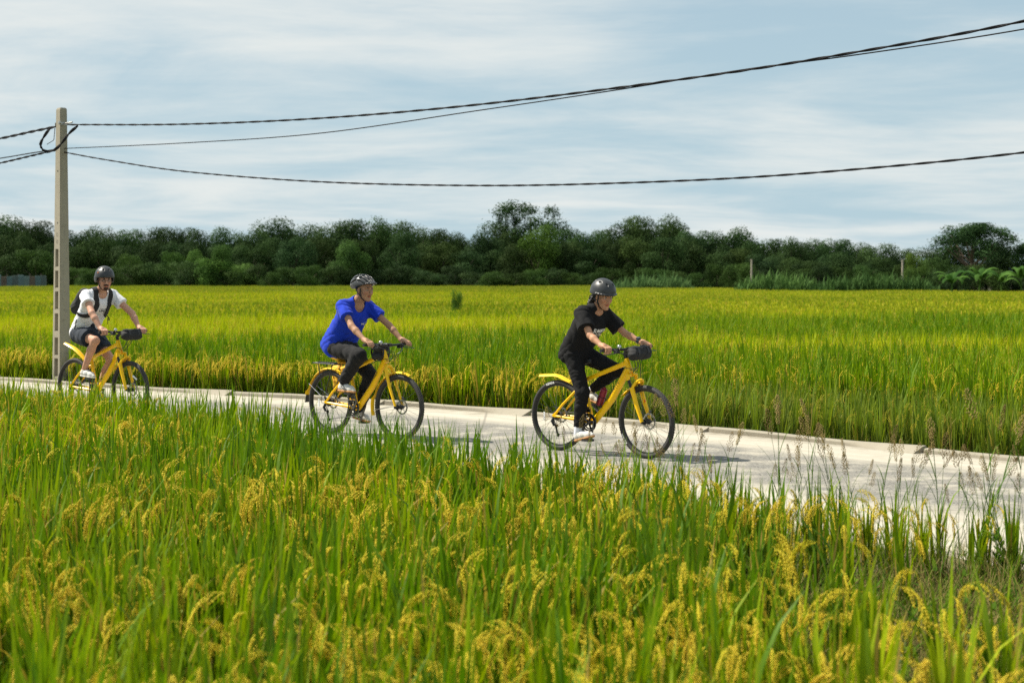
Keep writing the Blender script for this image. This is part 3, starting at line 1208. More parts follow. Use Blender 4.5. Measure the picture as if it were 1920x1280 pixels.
# low growth on the far side, between kerb and rice
gx, gy = jitter_grid(-11, 6.0, 12.0, 30.0, 0.15)
fe = gy - far_y(gx)
keep = (fe > 0.12) & (fe < 0.75) & (np.abs(gx) < gy * 0.36 + 0.5) & (rng.random(gx.size) < 0.75)
gx, gy = gx[keep], gy[keep]
n = len(gx)
P = np.stack([gx, gy, np.full(n, FIELD_Z + 0.02)], 1)
rot = np.stack([rng.normal(0, 0.15, n), rng.normal(0, 0.15, n), rng.uniform(0, 6.283, n)], 1)
sc = rng.uniform(0.7, 1.3, n)
idx = np.where(rng.random(n) < 0.15, rng.integers(0, 4, n), np.where(rng.random(n) < 0.75, rng.integers(4, 8, n), rng.integers(8, 12, n)))
instancer('kerbside_weeds', straw_k + green_k + weed_k, P, rot, np.stack([sc] * 3, 1), idx, {'ripe': np.zeros(n)}, kind='stuff', label='low green weeds between the kerb and the far rice', category='weeds')

# tall wild grasses with seed heads on the near verge, right of the middle
seed_k = [two_mat_mesh(seed_grass(500 + i, 0.86), 'wild_grass', M_WEED, M_SEED) for i in range(8)]
P, sc = [], []
rs = random.Random(5)
for i in range(40):
    u = rs.choice([rs.uniform(1180, 1920), rs.uniform(1500, 1930), rs.uniform(1200, 1420)])
    x = 0.6 + (u - 1180) / 740 * 3.0 + rs.uniform(-0.15, 0.15)
    y = float(near_y(x)) - rs.uniform(0.25, 1.1)
    P.append((x, y, -0.12))
    sc.append(rs.uniform(0.60, 0.92))
for u, D, s_ in ((1240, 12.2, 1.0), (1285, 11.9, 1.1), (1270, 12.1, 0.95), (1195, 11.0, 0.85), (1470, 10.6, 1.08), (1505, 10.8, 0.98), (1590, 10.2, 1.1), (1640, 10.3, 0.9), (1830, 9.6, 1.05), (1765, 9.6, 1.0), (1900, 9.2, 1.25), (1015, 13.0, 0.8), (1060, 12.8, 0.75)):
    P.append(((u - 960) * D / FPX, D, -0.12))
    sc.append(s_)
n = len(P)
rot = np.stack([rng.normal(0, 0.10, n), rng.normal(0, 0.10, n), rng.uniform(0, 6.283, n)], 1)
instancer('wild_grass', seed_k, P, rot, np.stack([np.array(sc)] * 3, 1), rng.integers(0, 8, n), {'ripe': np.zeros(n)}, kind='stuff', label='tall wild grass with brown seed heads beside the near road edge', category='grass')
print('plants', round(time.time() - T0, 1))


# ------------------------------------------------------------------ trees of the far wood
def crown_mesh(seed, lobes, nleaf, leaf, z0=0.18, shape='round', shell=0.55):
    """leaf-sized faces on a cluster of lobes; unit height, unit width"""
    r = np.random.default_rng(seed)
    C, S = [], []
    for i in range(lobes):
        f = (i + 0.5) / lobes
        if shape == 'spread':
            z = z0 + (0.93 - z0) * (0.35 + 0.65 * r.random() ** 0.6)
            rad = 0.42 * math.sqrt(max(0.05, 1 - ((z - 0.62) / 0.42) ** 2)) * math.sqrt(r.random())
            sz = r.uniform(0.09, 0.15)
        elif shape == 'open':
            z = z0 + (0.90 - z0) * r.random()
            rad = 0.40 * math.sqrt(max(0.08, 1 - ((z - 0.66) / 0.36) ** 2)) * r.random() ** 0.4
            sz = r.uniform(0.075, 0.13)
        else:
            z = z0 + (0.84 - z0) * f
            rad = 0.34 * math.sqrt(max(0.1, 1 - ((z - 0.50) / 0.52) ** 2)) * r.random() ** 0.5
            sz = r.uniform(0.14, 0.22)
        a = r.uniform(0, 6.283)
        C.append((rad * math.cos(a), rad * math.sin(a), z))
        S.append((sz, sz, sz * r.uniform(0.65, 0.95)))
    C, S = np.array(C), np.array(S)
    w = (S[:, 0] ** 2)
    li = r.choice(lobes, nleaf, p=w / w.sum())
    d = r.normal(0, 1, (nleaf, 3))
    d[:, 2] += 0.25
    d /= np.linalg.norm(d, axis=1)[:, None]
    rad = (shell + (1.05 - shell) * r.random(nleaf) ** 0.7)
    rad = np.where(r.random(nleaf) < (0.38 if shape == 'round' else 0.2), r.uniform(0.3, 0.85, nleaf), rad)
    rad = np.where(r.random(nleaf) < 0.10, r.uniform(1.0, 1.32, nleaf), rad)[:, None]
    pos = C[li] + d * S[li] * rad
    pos[:, 2] = np.clip(pos[:, 2], 0.02, 1.0)
    nrm = d + r.normal(0, 0.38, (nleaf, 3))
    nrm /= np.linalg.norm(nrm, axis=1)[:, None]
    ref = r.normal(0, 1, (nleaf, 3))
    u = np.cross(nrm, ref)
    u /= np.linalg.norm(u, axis=1)[:, None]
    v = np.cross(nrm, u)
    sz = (leaf * r.uniform(0.55, 1.25, nleaf))[:, None]
    V = np.stack([pos - u * sz * 0.5, pos - v * sz * 0.33 + u * sz * 0.05, pos + u * sz * 0.5, pos + v * sz * 0.33 + u * sz * 0.05], 1).reshape(-1, 3)
    F = np.arange(nleaf * 4).reshape(-1, 4)
    ltint = r.random(lobes) * 0.55
    tv = np.clip(ltint[li] + r.random(nleaf) * 0.45, 0, 1)
    T = np.repeat(np.stack([tv, tv, tv], 1), 4, 0)
    return mesh_np('crown', V, F, T, smooth=False)


def trunk_mesh(seed, top=0.62, r0=0.022, limbs=6):
    mb = MB()
    r = random.Random(seed)
    pts = [Vector((0, 0, -0.02)), Vector((r.uniform(-.01, .01), 0, 0.15)), Vector((r.uniform(-.03, .03), r.uniform(-.03, .03), 0.36)), Vector((r.uniform(-.04, .04), r.uniform(-.04, .04), top))]
    mb.tube(pts, [r0 * 1.3, r0, r0 * 0.75, r0 * 0.35], 7)
    for i in range(limbs):
        z = r.uniform(0.2, 0.45)
        a = r.uniform(0, 6.28)
        p = Vector((0, 0, z))
        q = p + Vector((math.cos(a) * 0.12, math.sin(a) * 0.12, 0.12))
        e = p + Vector((math.cos(a) * 0.26, math.sin(a) * 0.26, r.uniform(0.22, 0.4)))
        mb.tube([p, q, e], [r0 * 0.55, r0 * 0.4, r0 * 0.15], 5)
    me = mb.build('trunk', M_BARK)
    m = me.data
    bpy.data.objects.remove(me)
    return m


KINDS = {
    'round': [(crown_mesh(10 + i, 24, 15000, 0.027, 0.14, 'round', 0.84), trunk_mesh(10 + i)) for i in range(5)],
    'bush': [(crown_mesh(30 + i, 18, 8000, 0.034, 0.06, 'round', 0.84), trunk_mesh(30 + i, 0.4, 0.02, 4)) for i in range(4)],
    'spread': [(crown_mesh(50 + i, 44, 12000, 0.024, 0.28, 'spread', 0.5), trunk_mesh(50 + i, 0.75, 0.026, 10)) for i in range(2)],
    'open': [(crown_mesh(60 + i, 40, 9000, 0.022, 0.42, 'open', 0.45), trunk_mesh(60 + i, 0.80, 0.018, 9)) for i in range(2)],
}
rs = random.Random(77)


def tree(name, label, u, top, width, D, kind, hue=(1, 1, 1), group=None, cat='tree', base=None, mat=None):
    g = at(u, 530, D)
    h = at(u, top, D).z - (FIELD_Z if base is None else base)
    w = width * D / FPX
    root = empty(name, (g.x, D, FIELD_Z if base is None else base), rs.uniform(0, 6.28), label=label, category=cat)
    if group:
        root['group'] = group
    cm, tm = rs.choice(KINDS[kind])
    m = mat or (M_BUSH if kind == 'bush' else M_TREE)
    for nm, me, mt in (('crown', cm, m), ('trunk', tm, M_BARK)):
        if not me.materials:
            me.materials.append(mt)
        o = bpy.data.objects.new(nm, me)
        col.objects.link(o)
        o.parent = root
        o.scale = (w, w, h)
        o.color = (*hue, 1)
    return root


# skyline of the wood, left to right: (x, top, width, hue)
def hj(b=1.0, warm=0.0):
    k = b * rs.uniform(0.72, 1.25)
    return (k * (1 + warm + rs.uniform(-.08, .08)), k, k * (1 - warm * 1.2 + rs.uniform(-.1, .1)))


segs = [(0, 98, 'left of the pole'), (98, 200, 'just right of the pole'), (200, 340, 'above the white-shirted rider'), (340, 470, 'right of the white-shirted rider'),
        (470, 620, 'left of the blue-shirted rider'), (620, 760, 'behind the blue-shirted rider'), (760, 850, 'right of the blue-shirted rider'), (850, 930, 'above the lone shrub'), (930, 1110, 'below the tallest tree'),
        (1110, 1200, 'above the black-shirted rider'), (1200, 1300, 'above the pale elephant grass'), (1300, 1430, 'left of the left post'), (1430, 1570, 'right of the left post'), (1570, 1720, 'left of the right post'), (1720, 2000, 'behind the banana plants')]


def seg(u):
    for a, b, s in segs:
        if a <= u < b:
            return s
    return segs[0][2] if u < 0 else segs[-1][2]


back = [(-45, 404, 95), (10, 400, 90), (58, 405, 70), (92, 428, 50), (150, 424, 62), (196, 421, 58), (243, 423, 62), (292, 420, 60), (333, 419, 62), (384, 427, 62), (432, 423, 66), (478, 428, 60),
        (520, 406, 80), (572, 418, 74), (622, 411, 78), (668, 405, 80), (716, 406, 76), (776, 412, 76), (822, 424, 62), (858, 432, 56), (905, 428, 70), (938, 422, 66), (1062, 424, 70), (1100, 430, 66),
        (1138, 424, 64), (1188, 397, 84), (1252, 402, 78), (1300, 426, 70), (1342, 430, 66), (1386, 422, 78), (1444, 443, 66), (1486, 444, 66), (1528, 445, 66), (1566, 442, 66), (1610, 452, 66), (1650, 455, 66), (1690, 464, 56)]
spec = {520: 'prominent dark dome-topped tree in the wood, upper left of the blue-shirted rider', 1188: 'tall round-topped tree above the black-shirted rider\'s helmet, left of a twin crown',
        1252: 'tall round tree right of the twin crown above the black-shirted rider', 1386: 'dark dome-topped tree rising left of the left thin post', 150: 'open-crowned tree on the skyline just right of the concrete pole',
        776: 'blue-dark rounded tree on the skyline right of the blue-shirted rider'}
for u, top, w in back:
    tree('broadleaf_tree', spec.get(u, 'dense dark tree on the wood\'s skyline ' + seg(u)), u, top, w * 1.55, rs.uniform(192, 204), 'round', hj(0.85), 'trees on the skyline of the far wood')
for u in range(-40, 1760, 46):
    top = np.interp(u, [b[0] for b in back], [b[1] for b in back]) + rs.uniform(18, 42)
    tree('broadleaf_tree', 'dark tree packed into the far wood ' + seg(u), u + rs.uniform(-12, 12), float(top), rs.uniform(74, 104), rs.uniform(183, 191), 'round', hj(0.78, rs.uniform(-.05, .12)), 'trees within the far wood')
tree('tall_tree', 'tallest tree with an open airy crown rising over the wood', 992, 376, 185, 205, 'open', (0.85, 0.9, 0.95))
tree('tall_tree', 'slim side crown on the left shoulder of the tallest tree', 950, 398, 62, 204, 'open', (0.85, 0.9, 0.95))
tree('young_tree', 'bright yellow-green tree in front of the tallest tree', 1010, 418, 104, 188, 'round', (1.55, 1.5, 0.8))
tree('spreading_tree', 'broad dark spreading tree above the banana plants at right', 1822, 419, 190, 160, 'spread', (0.75, 0.85, 0.9))
tree('spreading_tree', 'dark tree cut by the right edge of the picture', 1945, 455, 110, 158, 'spread', (0.75, 0.85, 0.9))
tree('young_tree', 'yellowish young tree right of the right thin post', 1716, 472, 50, 150, 'round', (1.9, 1.6, 0.8))
tree('young_tree', 'olive bushy tree in front of the broad spreading tree', 1765, 478, 80, 140, 'bush', (1.0, 1.0, 0.8), mat=M_TREE)
tree('young_tree', 'tall light green feathery tree left of the blue-shirted rider\'s helmet', 655, 446, 84, 176, 'round', (1.4, 1.45, 1.1))
# bushes along the foot of the wood
for u, top, w, b in ((70, 462, 110, 0.9), (20, 470, 90, 0.9), (325, 466, 64, 1.15), (365, 462, 50, 1.3), (410, 452, 60, 1.35), (245, 472, 66, 1.0), (290, 488, 70, 1.2), (400, 482, 100, 1.35), (460, 492, 90, 1.15), (350, 486, 80, 1.3), (232, 494, 80, 1.05), (155, 500, 70, 0.9)):
    tree('bush', 'leafy mid-green bush at the foot of the wood ' + seg(u), u, top, w, rs.uniform(172, 178), 'bush', hj(b), 'bushes at the foot of the wood', 'bush')
for u in list(range(90, 1400, 38)) + list(range(1400, 1760, 44)):
    top = 497 + rs.uniform(-8, 12)
    tree('bush', 'low dark bush at the foot of the wood ' + seg(u), u + rs.uniform(-8, 8), top, rs.uniform(52, 84), rs.uniform(168, 178) if u < 1400 else rs.uniform(150, 160), 'bush', hj(0.62), 'low dark bushes along the field edge', 'bush')
for u in range(1720, 1960, 36):
    tree('bush', 'low dark bush behind the banana plants', u, 498 + rs.uniform(-8, 8), rs.uniform(60, 80), rs.uniform(128, 136), 'bush', hj(0.7), 'low dark bushes behind the banana plants', 'bush')
for u, top, w in ((1745, 462, 90), (1790, 452, 110), (1850, 446, 120), (1900, 458, 110), (1950, 464, 100)):
    tree('broadleaf_tree', 'dark tree filling in under the broad spreading tree at right', u, top, w, rs.uniform(163, 170), 'round', hj(0.7), 'trees under the broad spreading tree')
# the wood goes on behind the rows that can be told apart
V, F, T = [], [], []
b = 0
rw = np.random.default_rng(4)
fill_kinds = [crown_mesh(80 + i, 20, 3000, 0.060, 0.10, 'round', 0.8) for i in range(3)]
parts = []
for i in range(46):
    u = -120 + i * 40
    top = np.interp(u, [q[0] for q in back], [q[1] for q in back]) + 24
    D = 214.0
    c = at(u, 530, D)
    h = at(u, float(top), D).z - FIELD_Z
    w = 120 * D / FPX
    me = fill_kinds[i % 3]
    vv = np.empty(len(me.vertices) * 3, dtype=np.float32)
    me.vertices.foreach_get('co', vv)
    vv = vv.reshape(-1, 3)
    V.append(vv * np.array([w, w, h]) + np.array([c.x, D, FIELD_Z]))
    n = len(vv)
    F.append(np.arange(b, b + n).reshape(-1, 4))
    b += n
    T.append(np.repeat(rw.random((n // 4, 1)), 4, 0) * np.ones((1, 3)) * 0.6)
me = mesh_np('wood', np.concatenate(V), np.concatenate(F), np.concatenate(T), smooth=False)
o = ob('wood', me, M_TREE, kind='stuff', label='dense dark wood behind the first rows of trees', category='wood')
o.color = (0.7, 0.75, 0.8, 1)


# far hills, a faint blue crest over the trees
V, F = [], []
t = NT('far hill')
M_HILL = t.done(t.principled(t.mix(t.noise(0.004, 4, 0.5, t.pos()), (0.16, 0.24, 0.30), (0.20, 0.28, 0.33)), 1.0))
hx = np.linspace(-2600, 2600, 90)
for i, x in enumerate(hx):
    z = 60 + 75 * vnoise(x + 480, 0.3, 420, 71) + 34 * vnoise(x, 5.0, 130, 72)
    z *= 0.6 + 0.5 * math.exp(-((x + 270) / 260) ** 2)
    V += [(x, 5200, FIELD_Z), (x, 5200 + 120, z), (x, 5600, FIELD_Z)]
for i in range(len(hx) - 1):
    a = i * 3
    F += [[a, a + 1, a + 4, a + 3], [a + 1, a + 2, a + 5, a + 4]]
ob('hills', mesh_np('hills', V, F), M_HILL, kind='structure')


# elephant grass hedges
def cane_mesh(seed, wpx, hpx, D, depth=2.2):
    b = PB(seed)
    r = b.r
    W, H = wpx * D / FPX, hpx * D / FPX
    for i in range(int(W * 150)):
        x, y = r.uniform(-W / 2, W / 2), r.uniform(0, depth)
        hh = H * (0.72 + 0.28 * float(vnoise(x, y, 1.1, seed))) * r.uniform(0.75, 1.05)
        e = 1 - abs(x / (W / 2)) ** 6 * 0.45
        b.blade((x, y, r.uniform(0, 0.5) * hh * e), r.uniform(0, 6.28), hh * e * r.uniform(0.45, 0.75), r.uniform(0.10, 0.17), r.uniform(0.0, 0.35), r.uniform(0.4, 1.7), (r.random() * 0.6 + 0.4 * float(vnoise(x, y, 0.6, 5)), 0.5, 1), 3)
    return b.mesh('foliage', M_CANE)


for i, (u, base_v, w, h, D, lab) in enumerate(((1226, 538, 150, 30, 141, 'pale green elephant grass hedge right of the black-shirted rider\'s helmet'), (1462, 545, 160, 38, 122, 'green elephant grass thicket below the left thin post'), (1650, 546, 232, 40, 118, 'long dull green elephant grass thicket left of the banana plants'))):
    c = at(u, base_v, D)
    root = empty('elephant_grass', (c.x, D, FIELD_Z), label=lab, category='grass', group='elephant grass thickets along the field edge')
    o = ob('foliage', cane_mesh(600 + i, w, h + 22, D), None, root)
    o.color = [(1.0, 1.0, 1.0, 1), (0.95, 1.0, 0.8, 1), (0.62, 0.7, 0.55, 1)][i]


# banana plants
def banana(u, v_top, D, seed, label):
    r = random.Random(seed)
    c = at(u, 540, D)
    H = at(u, v_top, D).z - FIELD_Z
    root = empty('banana_plant', (c.x, D, FIELD_Z), r.uniform(0, 6), label=label, category='banana plant', group='banana plants at the far right')
    MB().tube([(0, 0, -0.05), (0.02, 0, H * 0.3), (0.04, 0.02, H * 0.58)], [0.09, 0.08, 0.05], 8).build('stem', M_BANANA, root).color = (0.8, 0.75, 0.8, 1)
    for k in range(10):
        b = PB(seed * 10 + k)
        az = k * 2.4 + r.uniform(-.4, .4)
        n = 9
        L = H * r.uniform(0.62, 0.85)
        ang = r.uniform(0.10, 0.75)
        p = Vector((0.04, 0.02, H * 0.55))
        d = Vector((math.cos(az), math.sin(az), 0))
        s = Vector((-d.y, d.x, 0))
        tv = r.random()
        for i in range(n + 1):
            f = i / n
            wd = 0.11 * H * 0.6 * math.sin(math.pi * min(1, f * 0.92 + 0.06)) ** 0.6 * (0 if f < 0.12 else 1) + 0.012
            dr = Vector((0, 0, -wd * 0.45))
            b.V += [tuple(p - s * wd + dr), tuple(p), tuple(p + s * wd + dr)]
            b.T += [(min(1, tv + r.uniform(-.15, .15)), .5, 0)] * 3
            p = p + (d * math.sin(ang) + Vector((0, 0, math.cos(ang)))) * (L / n)
            ang += r.uniform(1.9, 3.0) / n * (0.5 + f)
        for i in range(n):
            a = i * 3
            b.F += [(a, a + 1, a + 4, a + 3), (a + 1, a + 2, a + 5, a + 4)]
        ob('leaf', b.mesh('leaf', M_BANANA), None, root).color = (1, 1, 1, 1)


for u, vt, D, s, lab in ((1785, 505, 108, 1, 'small leftmost banana plant beside the elephant grass'), (1836, 494, 110, 2, 'tall banana plant, second from the left of the group'), (1878, 504, 112, 3, 'banana plant with drooping leaves, second from the right edge'), (1915, 492, 109, 4, 'banana plant cut by the right edge of the picture')):
    banana(u, vt, D, s, lab)

# lone shrub standing in the rice
tree('shrub', 'small lone shrub sticking out of the rice right of the blue-shirted rider', 855, 541, 34, 52, 'bush', (1.7, 1.6, 1.0), cat='shrub', base=0.0)
# two thin posts in front of the wood
M_POST = simple('weathered post', (0.36, 0.32, 0.25), 0.85, var=0.25, scale=3)
for u, vt, lab in ((1409, 486, 'thin weathered post left, above the elephant grass'), (1692, 487, 'thin weathered post right, above the elephant grass')):
    g = at(u, 530, 146)
    z1 = at(u, vt, 146).z
    mb = MB().tube([(0, 0, -0.1), (0, 0, (z1 - FIELD_Z) * 0.5), (0.01, 0, z1 - FIELD_Z)], [0.10, 0.095, 0.08], 8)
    mb.tube([(-0.12, 0, z1 - FIELD_Z - 0.12), (0.12, 0, z1 - FIELD_Z - 0.12)], 0.03, 6)
    o = mb.build('post', M_POST, None, label=lab, category='post', group='thin posts before the wood')
    o.location = (g.x, 146, FIELD_Z)
# white plastic sheets on the field edge
M_SHEET = simple('white plastic sheet', (0.75, 0.75, 0.72), 0.5, var=0.1, scale=2)
for u, v, w, lab in ((1478, 541, 24, 'white plastic sheet lying at the field edge, left piece'), (1502, 541, 14, 'white plastic sheet lying at the field edge, right piece')):
    D = 124.0
    g = at(u, v, D)
    r = random.Random(u)
    W = w * D / FPX
    V = [(W * (i / 8 - .5), y * 0.5, 0.95 + r.uniform(-0.06, 0.12) + y * 0.1) for y in (0, 1, 2) for i in range(9)]
    F = [[j * 9 + i, j * 9 + i + 1, (j + 1) * 9 + i + 1, (j + 1) * 9 + i] for j in range(2) for i in range(8)]
    V2 = [(x, y, z - 0.03) for x, y, z in V]
    mb = MB().add(V, F).add(V2, [f[::-1] for f in F])
    mb.build('plastic_sheet', M_SHEET, None, label=lab, category='plastic sheet', group='white plastic sheets at the field edge').location = (g.x, D, FIELD_Z)
# corrugated metal fence, far left
fx0, fx1, D = at(-30, 530, 166).x, at(87, 530, 166).x, 166.0
fence = empty('metal_fence', ((fx0 + fx1) / 2, D, FIELD_Z), label='old blue-grey corrugated metal fence under the trees at far left', category='fence')
cols_ = [(0.10, 0.16, 0.17), (0.14, 0.20, 0.20), (0.09, 0.12, 0.12), (0.13, 0.10, 0.08), (0.12, 0.18, 0.19)]
MF = [simple('fence sheet %d' % i, c_, 0.7, var=0.35, scale=1.2) for i, c_ in enumerate(cols_)]
npan = 11
pw = (fx1 - fx0) / npan
for i in range(npan):
    h = 2.05 + random.Random(i).uniform(-0.15, 0.12)
    mb = MB()
    V, F = [], []
    m = 17
    for z in (0, h):
        for k in range(m):
            V.append((fx0 + pw * (i + k / (m - 1) * 0.985) - (fx0 + fx1) / 2, 0.03 * math.cos(k * math.pi / 2), z))
    for k in range(m - 1):
        F.append([k, k + 1, m + k + 1, m + k])
    V += [(x, y + 0.012, z) for x, y, z in V]
    F += [[2 * m + q for q in f][::-1] for f in F]
    mb.add(V, F).build('panel', MF[(i * 7 + 2) % 5], fence)
for i in range(0, npan + 1, 2):
    MB().box((fx0 + pw * i - (fx0 + fx1) / 2, 0.1, 1.1), (0.1, 0.1, 2.3)).build('post', M_BARK, fence)

# ------------------------------------------------------------------ concrete power pole
PX, PY = -7.50, 25.75
t = NT('pole concrete')
p = t.coord('Object')
c = t.mix(t.noise(2.0, 6, 0.7, p), (0.25, 0.225, 0.165), (0.38, 0.345, 0.265))
c = t.mix(t.ramp(t.noise(18, 5, 0.7, p), 0.5, 0.8), c, (0.20, 0.18, 0.135))
stn = t.noise(3.0, 5, 0.6, t.coord('Object', (4, 4, 0.35)))
c = t.mix(t.ramp(stn, 0.55, 0.8, 0.0, 0.5), c, (0.20, 0.18, 0.14))
M_POLE = t.done(t.principled(c, 0.92, t.bump(t.noise(60, 5, 0.7, p), 0.35, 0.006)))
M_CABLE = simple('black cable', (0.018, 0.018, 0.02), 0.8, var=0.2, scale=20, spec=0.15)
M_CLAMP = simple('galvanised clamp', (0.42, 0.42, 0.40), 0.45, 0.8, var=0.25)

PTOP = at(115, 206, PY).z
A0, B0, A1, B1 = 0.300, 0.205, 0.160, 0.122      # slotted face width, side width at foot and head
pole = empty('power_pole', (PX, PY, 0), R(-48), label='tapered concrete power pole with slotted face left of the rear rider', category='pole')


def pl(x, y, z):
    f = (z + 0.4) / (PTOP + 0.4)
    return (x * lerp(A0, A1, f), y * lerp(B0, B1, f), z)


zz = lambda v: CAM_H - (v - HORIZON) * PY / FPX
slots = [(zz(b_), zz(a_)) for a_, b_ in ((467.7, 499.6), (508, 539), (547, 579), (588, 620), (633, 665), (672, 705))]
zl = sorted([-0.4, PTOP] + [q for s_ in slots for q in s_] + [3.0, 3.6, 4.1])
mb = MB()
V, F = [], []


def quad(a, b, c_, d):
    k = len(V)
    V.extend([a, b, c_, d])
    F.append([k, k + 1, k + 2, k + 3])


for z0, z1 in zip(zl[:-1], zl[1:]):
    hole = any(abs(z0 - s_[0]) < 1e-6 for s_ in slots)
    for x0, x1 in ((-.5, -.21), (-.21, .21), (.21, .5)):
        if hole and x0 == -.21:
            dpt = -0.02
            quad(pl(x0, dpt, z0), pl(x1, dpt, z0), pl(x1, dpt, z1), pl(x0, dpt, z1))
            quad(pl(x0, -.5, z0), pl(x0, dpt, z0), pl(x0, dpt, z1), pl(x0, -.5, z1))
            quad(pl(x1, dpt, z0), pl(x1, -.5, z0), pl(x1, -.5, z1), pl(x1, dpt, z1))
            quad(pl(x0, -.5, z0), pl(x1, -.5, z0), pl(x1, dpt, z0), pl(x0, dpt, z0))
            quad(pl(x0, dpt, z1), pl(x1, dpt, z1), pl(x1, -.5, z1), pl(x0, -.5, z1))
        else:
            quad(pl(x0, -.5, z0), pl(x1, -.5, z0), pl(x1, -.5, z1), pl(x0, -.5, z1))
    quad(pl(.5, -.5, z0), pl(.5, .5, z0), pl(.5, .5, z1), pl(.5, -.5, z1))
    quad(pl(.5, .5, z0), pl(-.5, .5, z0), pl(-.5, .5, z1), pl(.5, .5, z1))
    quad(pl(-.5, .5, z0), pl(-.5, -.5, z0), pl(-.5, -.5, z1), pl(-.5, .5, z1))
e = PTOP + 0.03
quad(pl(-.42, -.42, e), pl(.42, -.42, e), pl(.42, .42, e), pl(-.42, .42, e))
for (ax, ay), (bx, by) in (((-.5, -.5), (.5, -.5)), ((.5, -.5), (.5, .5)), ((.5, .5), (-.5, .5)), ((-.5, .5), (-.5, -.5))):
    quad(pl(ax, ay, PTOP), pl(bx, by, PTOP), pl(bx * .84, by * .84, e), pl(ax * .84, ay * .84, e))
me = bpy.data.meshes.new('shaft')
me.from_pydata(V, [], F)
bm = bmesh.new()
bm.from_mesh(me)
bmesh.ops.remove_doubles(bm, verts=bm.verts, dist=1e-5)
bmesh.ops.bevel(bm, geom=[e_ for e_ in bm.edges if len(e_.link_faces) == 2 and e_.calc_face_angle(0) > 0.6], offset=0.008, segments=2, affect='EDGES')
bm.to_mesh(me)
bm.free()
ob('shaft', me, M_POLE, pole)
for txt, v_ in (('7.5', 440), ('NS', 453)):
    TV, TF = text_mesh(txt, 0.085, 0.002)
    mb = MB()
    z = zz(v_)
    mb.add([(pl(0, -.5, z)[0] + q.x * 0.75, pl(0, -.5, z + q.y)[1] - 0.003, z + q.y) for q in TV], TF)
    mb.build('embossed_mark', M_POLE, pole, smooth=False)
for v_ in (321, 418, 549):
    MB().lathe([(0.012, 0.0), (0.012, -0.004), (0.0, -0.004)], 10, pl(0.05, -.505, zz(v_)), 'y').build('bolt_hole', simple('painted hole shade', (0.03, 0.03, 0.025), 0.9), pole)  # raised near-black disc; the shade inside a hole is put into its colour
# clamp band and eye bolts near the head
mb = MB()
zc_ = zz(233)
s_ = pl(.5, .5, zc_)
for sx_, sy_, dx_, dy_ in ((1.06, 0, 0.012, 2 * s_[1] + 0.02), (-1.06, 0, 0.012, 2 * s_[1] + 0.02)):
    mb.box((s_[0] * sx_, 0, zc_), (dx_, dy_, 0.05))
mb.tube([(s_[0] * 1.1, 0, zc_), (s_[0] + 0.33, -0.01, zc_)], 0.014, 8)
mb.tube([(-s_[0] * 1.1, 0, zc_), (-s_[0] - 0.12, -0.01, zc_ - 0.015)], 0.014, 8)
mb.lathe([(0.0, -0.02), (0.03, -0.015), (0.03, 0.015), (0.0, 0.02)], 12, (s_[0] + 0.02, -s_[1] - 0.02, zc_ + 0.01))
mb.build('clamp', M_CLAMP, pole)

# ------------------------------------------------------------------ cables
ex, ey = 12.0 - PX, 9.0 - PY


def cable_pt(u, v):
    k = (u - 960) / FPX
    tt = (k * PY - PX) / (ex - k * ey)
    return Vector((PX + ex * tt, PY + ey * tt, CAM_H - (v - HORIZON) * (PY + ey * tt) / FPX))


def cable(name, pts, r_strand, r_twist, pitch, label, strands=2):
    pts = spline(pts, 14)
    L = [0.0]
    for a, b in zip(pts[:-1], pts[1:]):
        L.append(L[-1] + (b - a).length)
    N = int(L[-1] / (0.055 if strands > 1 else 0.25)) + 2
    q = []
    for i in range(N):
        s = L[-1] * i / (N - 1)
        j = max(0, min(len(L) - 2, int(np.searchsorted(L, s)) - 1))
        q.append(pts[j].lerp(pts[j + 1], (s - L[j]) / max(1e-9, L[j + 1] - L[j])))
    mb = MB()
    for k in range(strands):
        P = []
        for i, c_ in enumerate(q):
            tg = (q[min(i + 1, N - 1)] - q[max(i - 1, 0)]).normalized()
            sd = tg.cross(Vector((0, 0, 1))).normalized()
            up = sd.cross(tg)
            a = 2 * math.pi * (L[-1] * i / (N - 1)) / pitch + k * 2 * math.pi / strands
            P.append(c_ + (sd * math.cos(a) + up * math.sin(a)) * (r_twist if strands > 1 else 0))
        mb.tube(P, r_strand, 6)
    return mb.build(name, M_CABLE, None, label=label, category='cable', group='cables on the power pole')


cable('cable', [cable_pt(u, v) for u, v in ((128, 234), (152, 234), (350, 233), (600, 222), (900, 196), (1300, 146), (1600, 99), (1920, 40), (2300, -50))], 0.0095, 0.0065, 0.66, 'thick twisted black cable running highest across the sky from the pole head')
cable('cable', [cable_pt(u, v) for u, v in ((112, 279), (350, 268), (600, 250), (900, 207), (1150, 170), (1400, 130), (1600, 104), (1920, 55), (2300, -20))], 0.0075, 0.0, 1, 'thin smooth black cable rising from mid pole to join the highest cable', 1)
cable('cable', [cable_pt(u, v) for u, v in ((112, 284), (200, 300), (350, 322), (600, 341), (900, 348), (1200, 342), (1500, 326), (1920, 286), (2300, 225))], 0.0080, 0.0052, 0.54, 'twisted black cable hanging lowest across the sky')


def left_pt(u, v):
    k = (u - 960) / FPX
    s = (PX - k * PY) / (0.8 + k * 0.6)
    return Vector((PX - 0.8 * s, PY + 0.6 * s, CAM_H - (v - HORIZON) * (PY + 0.6 * s) / FPX))


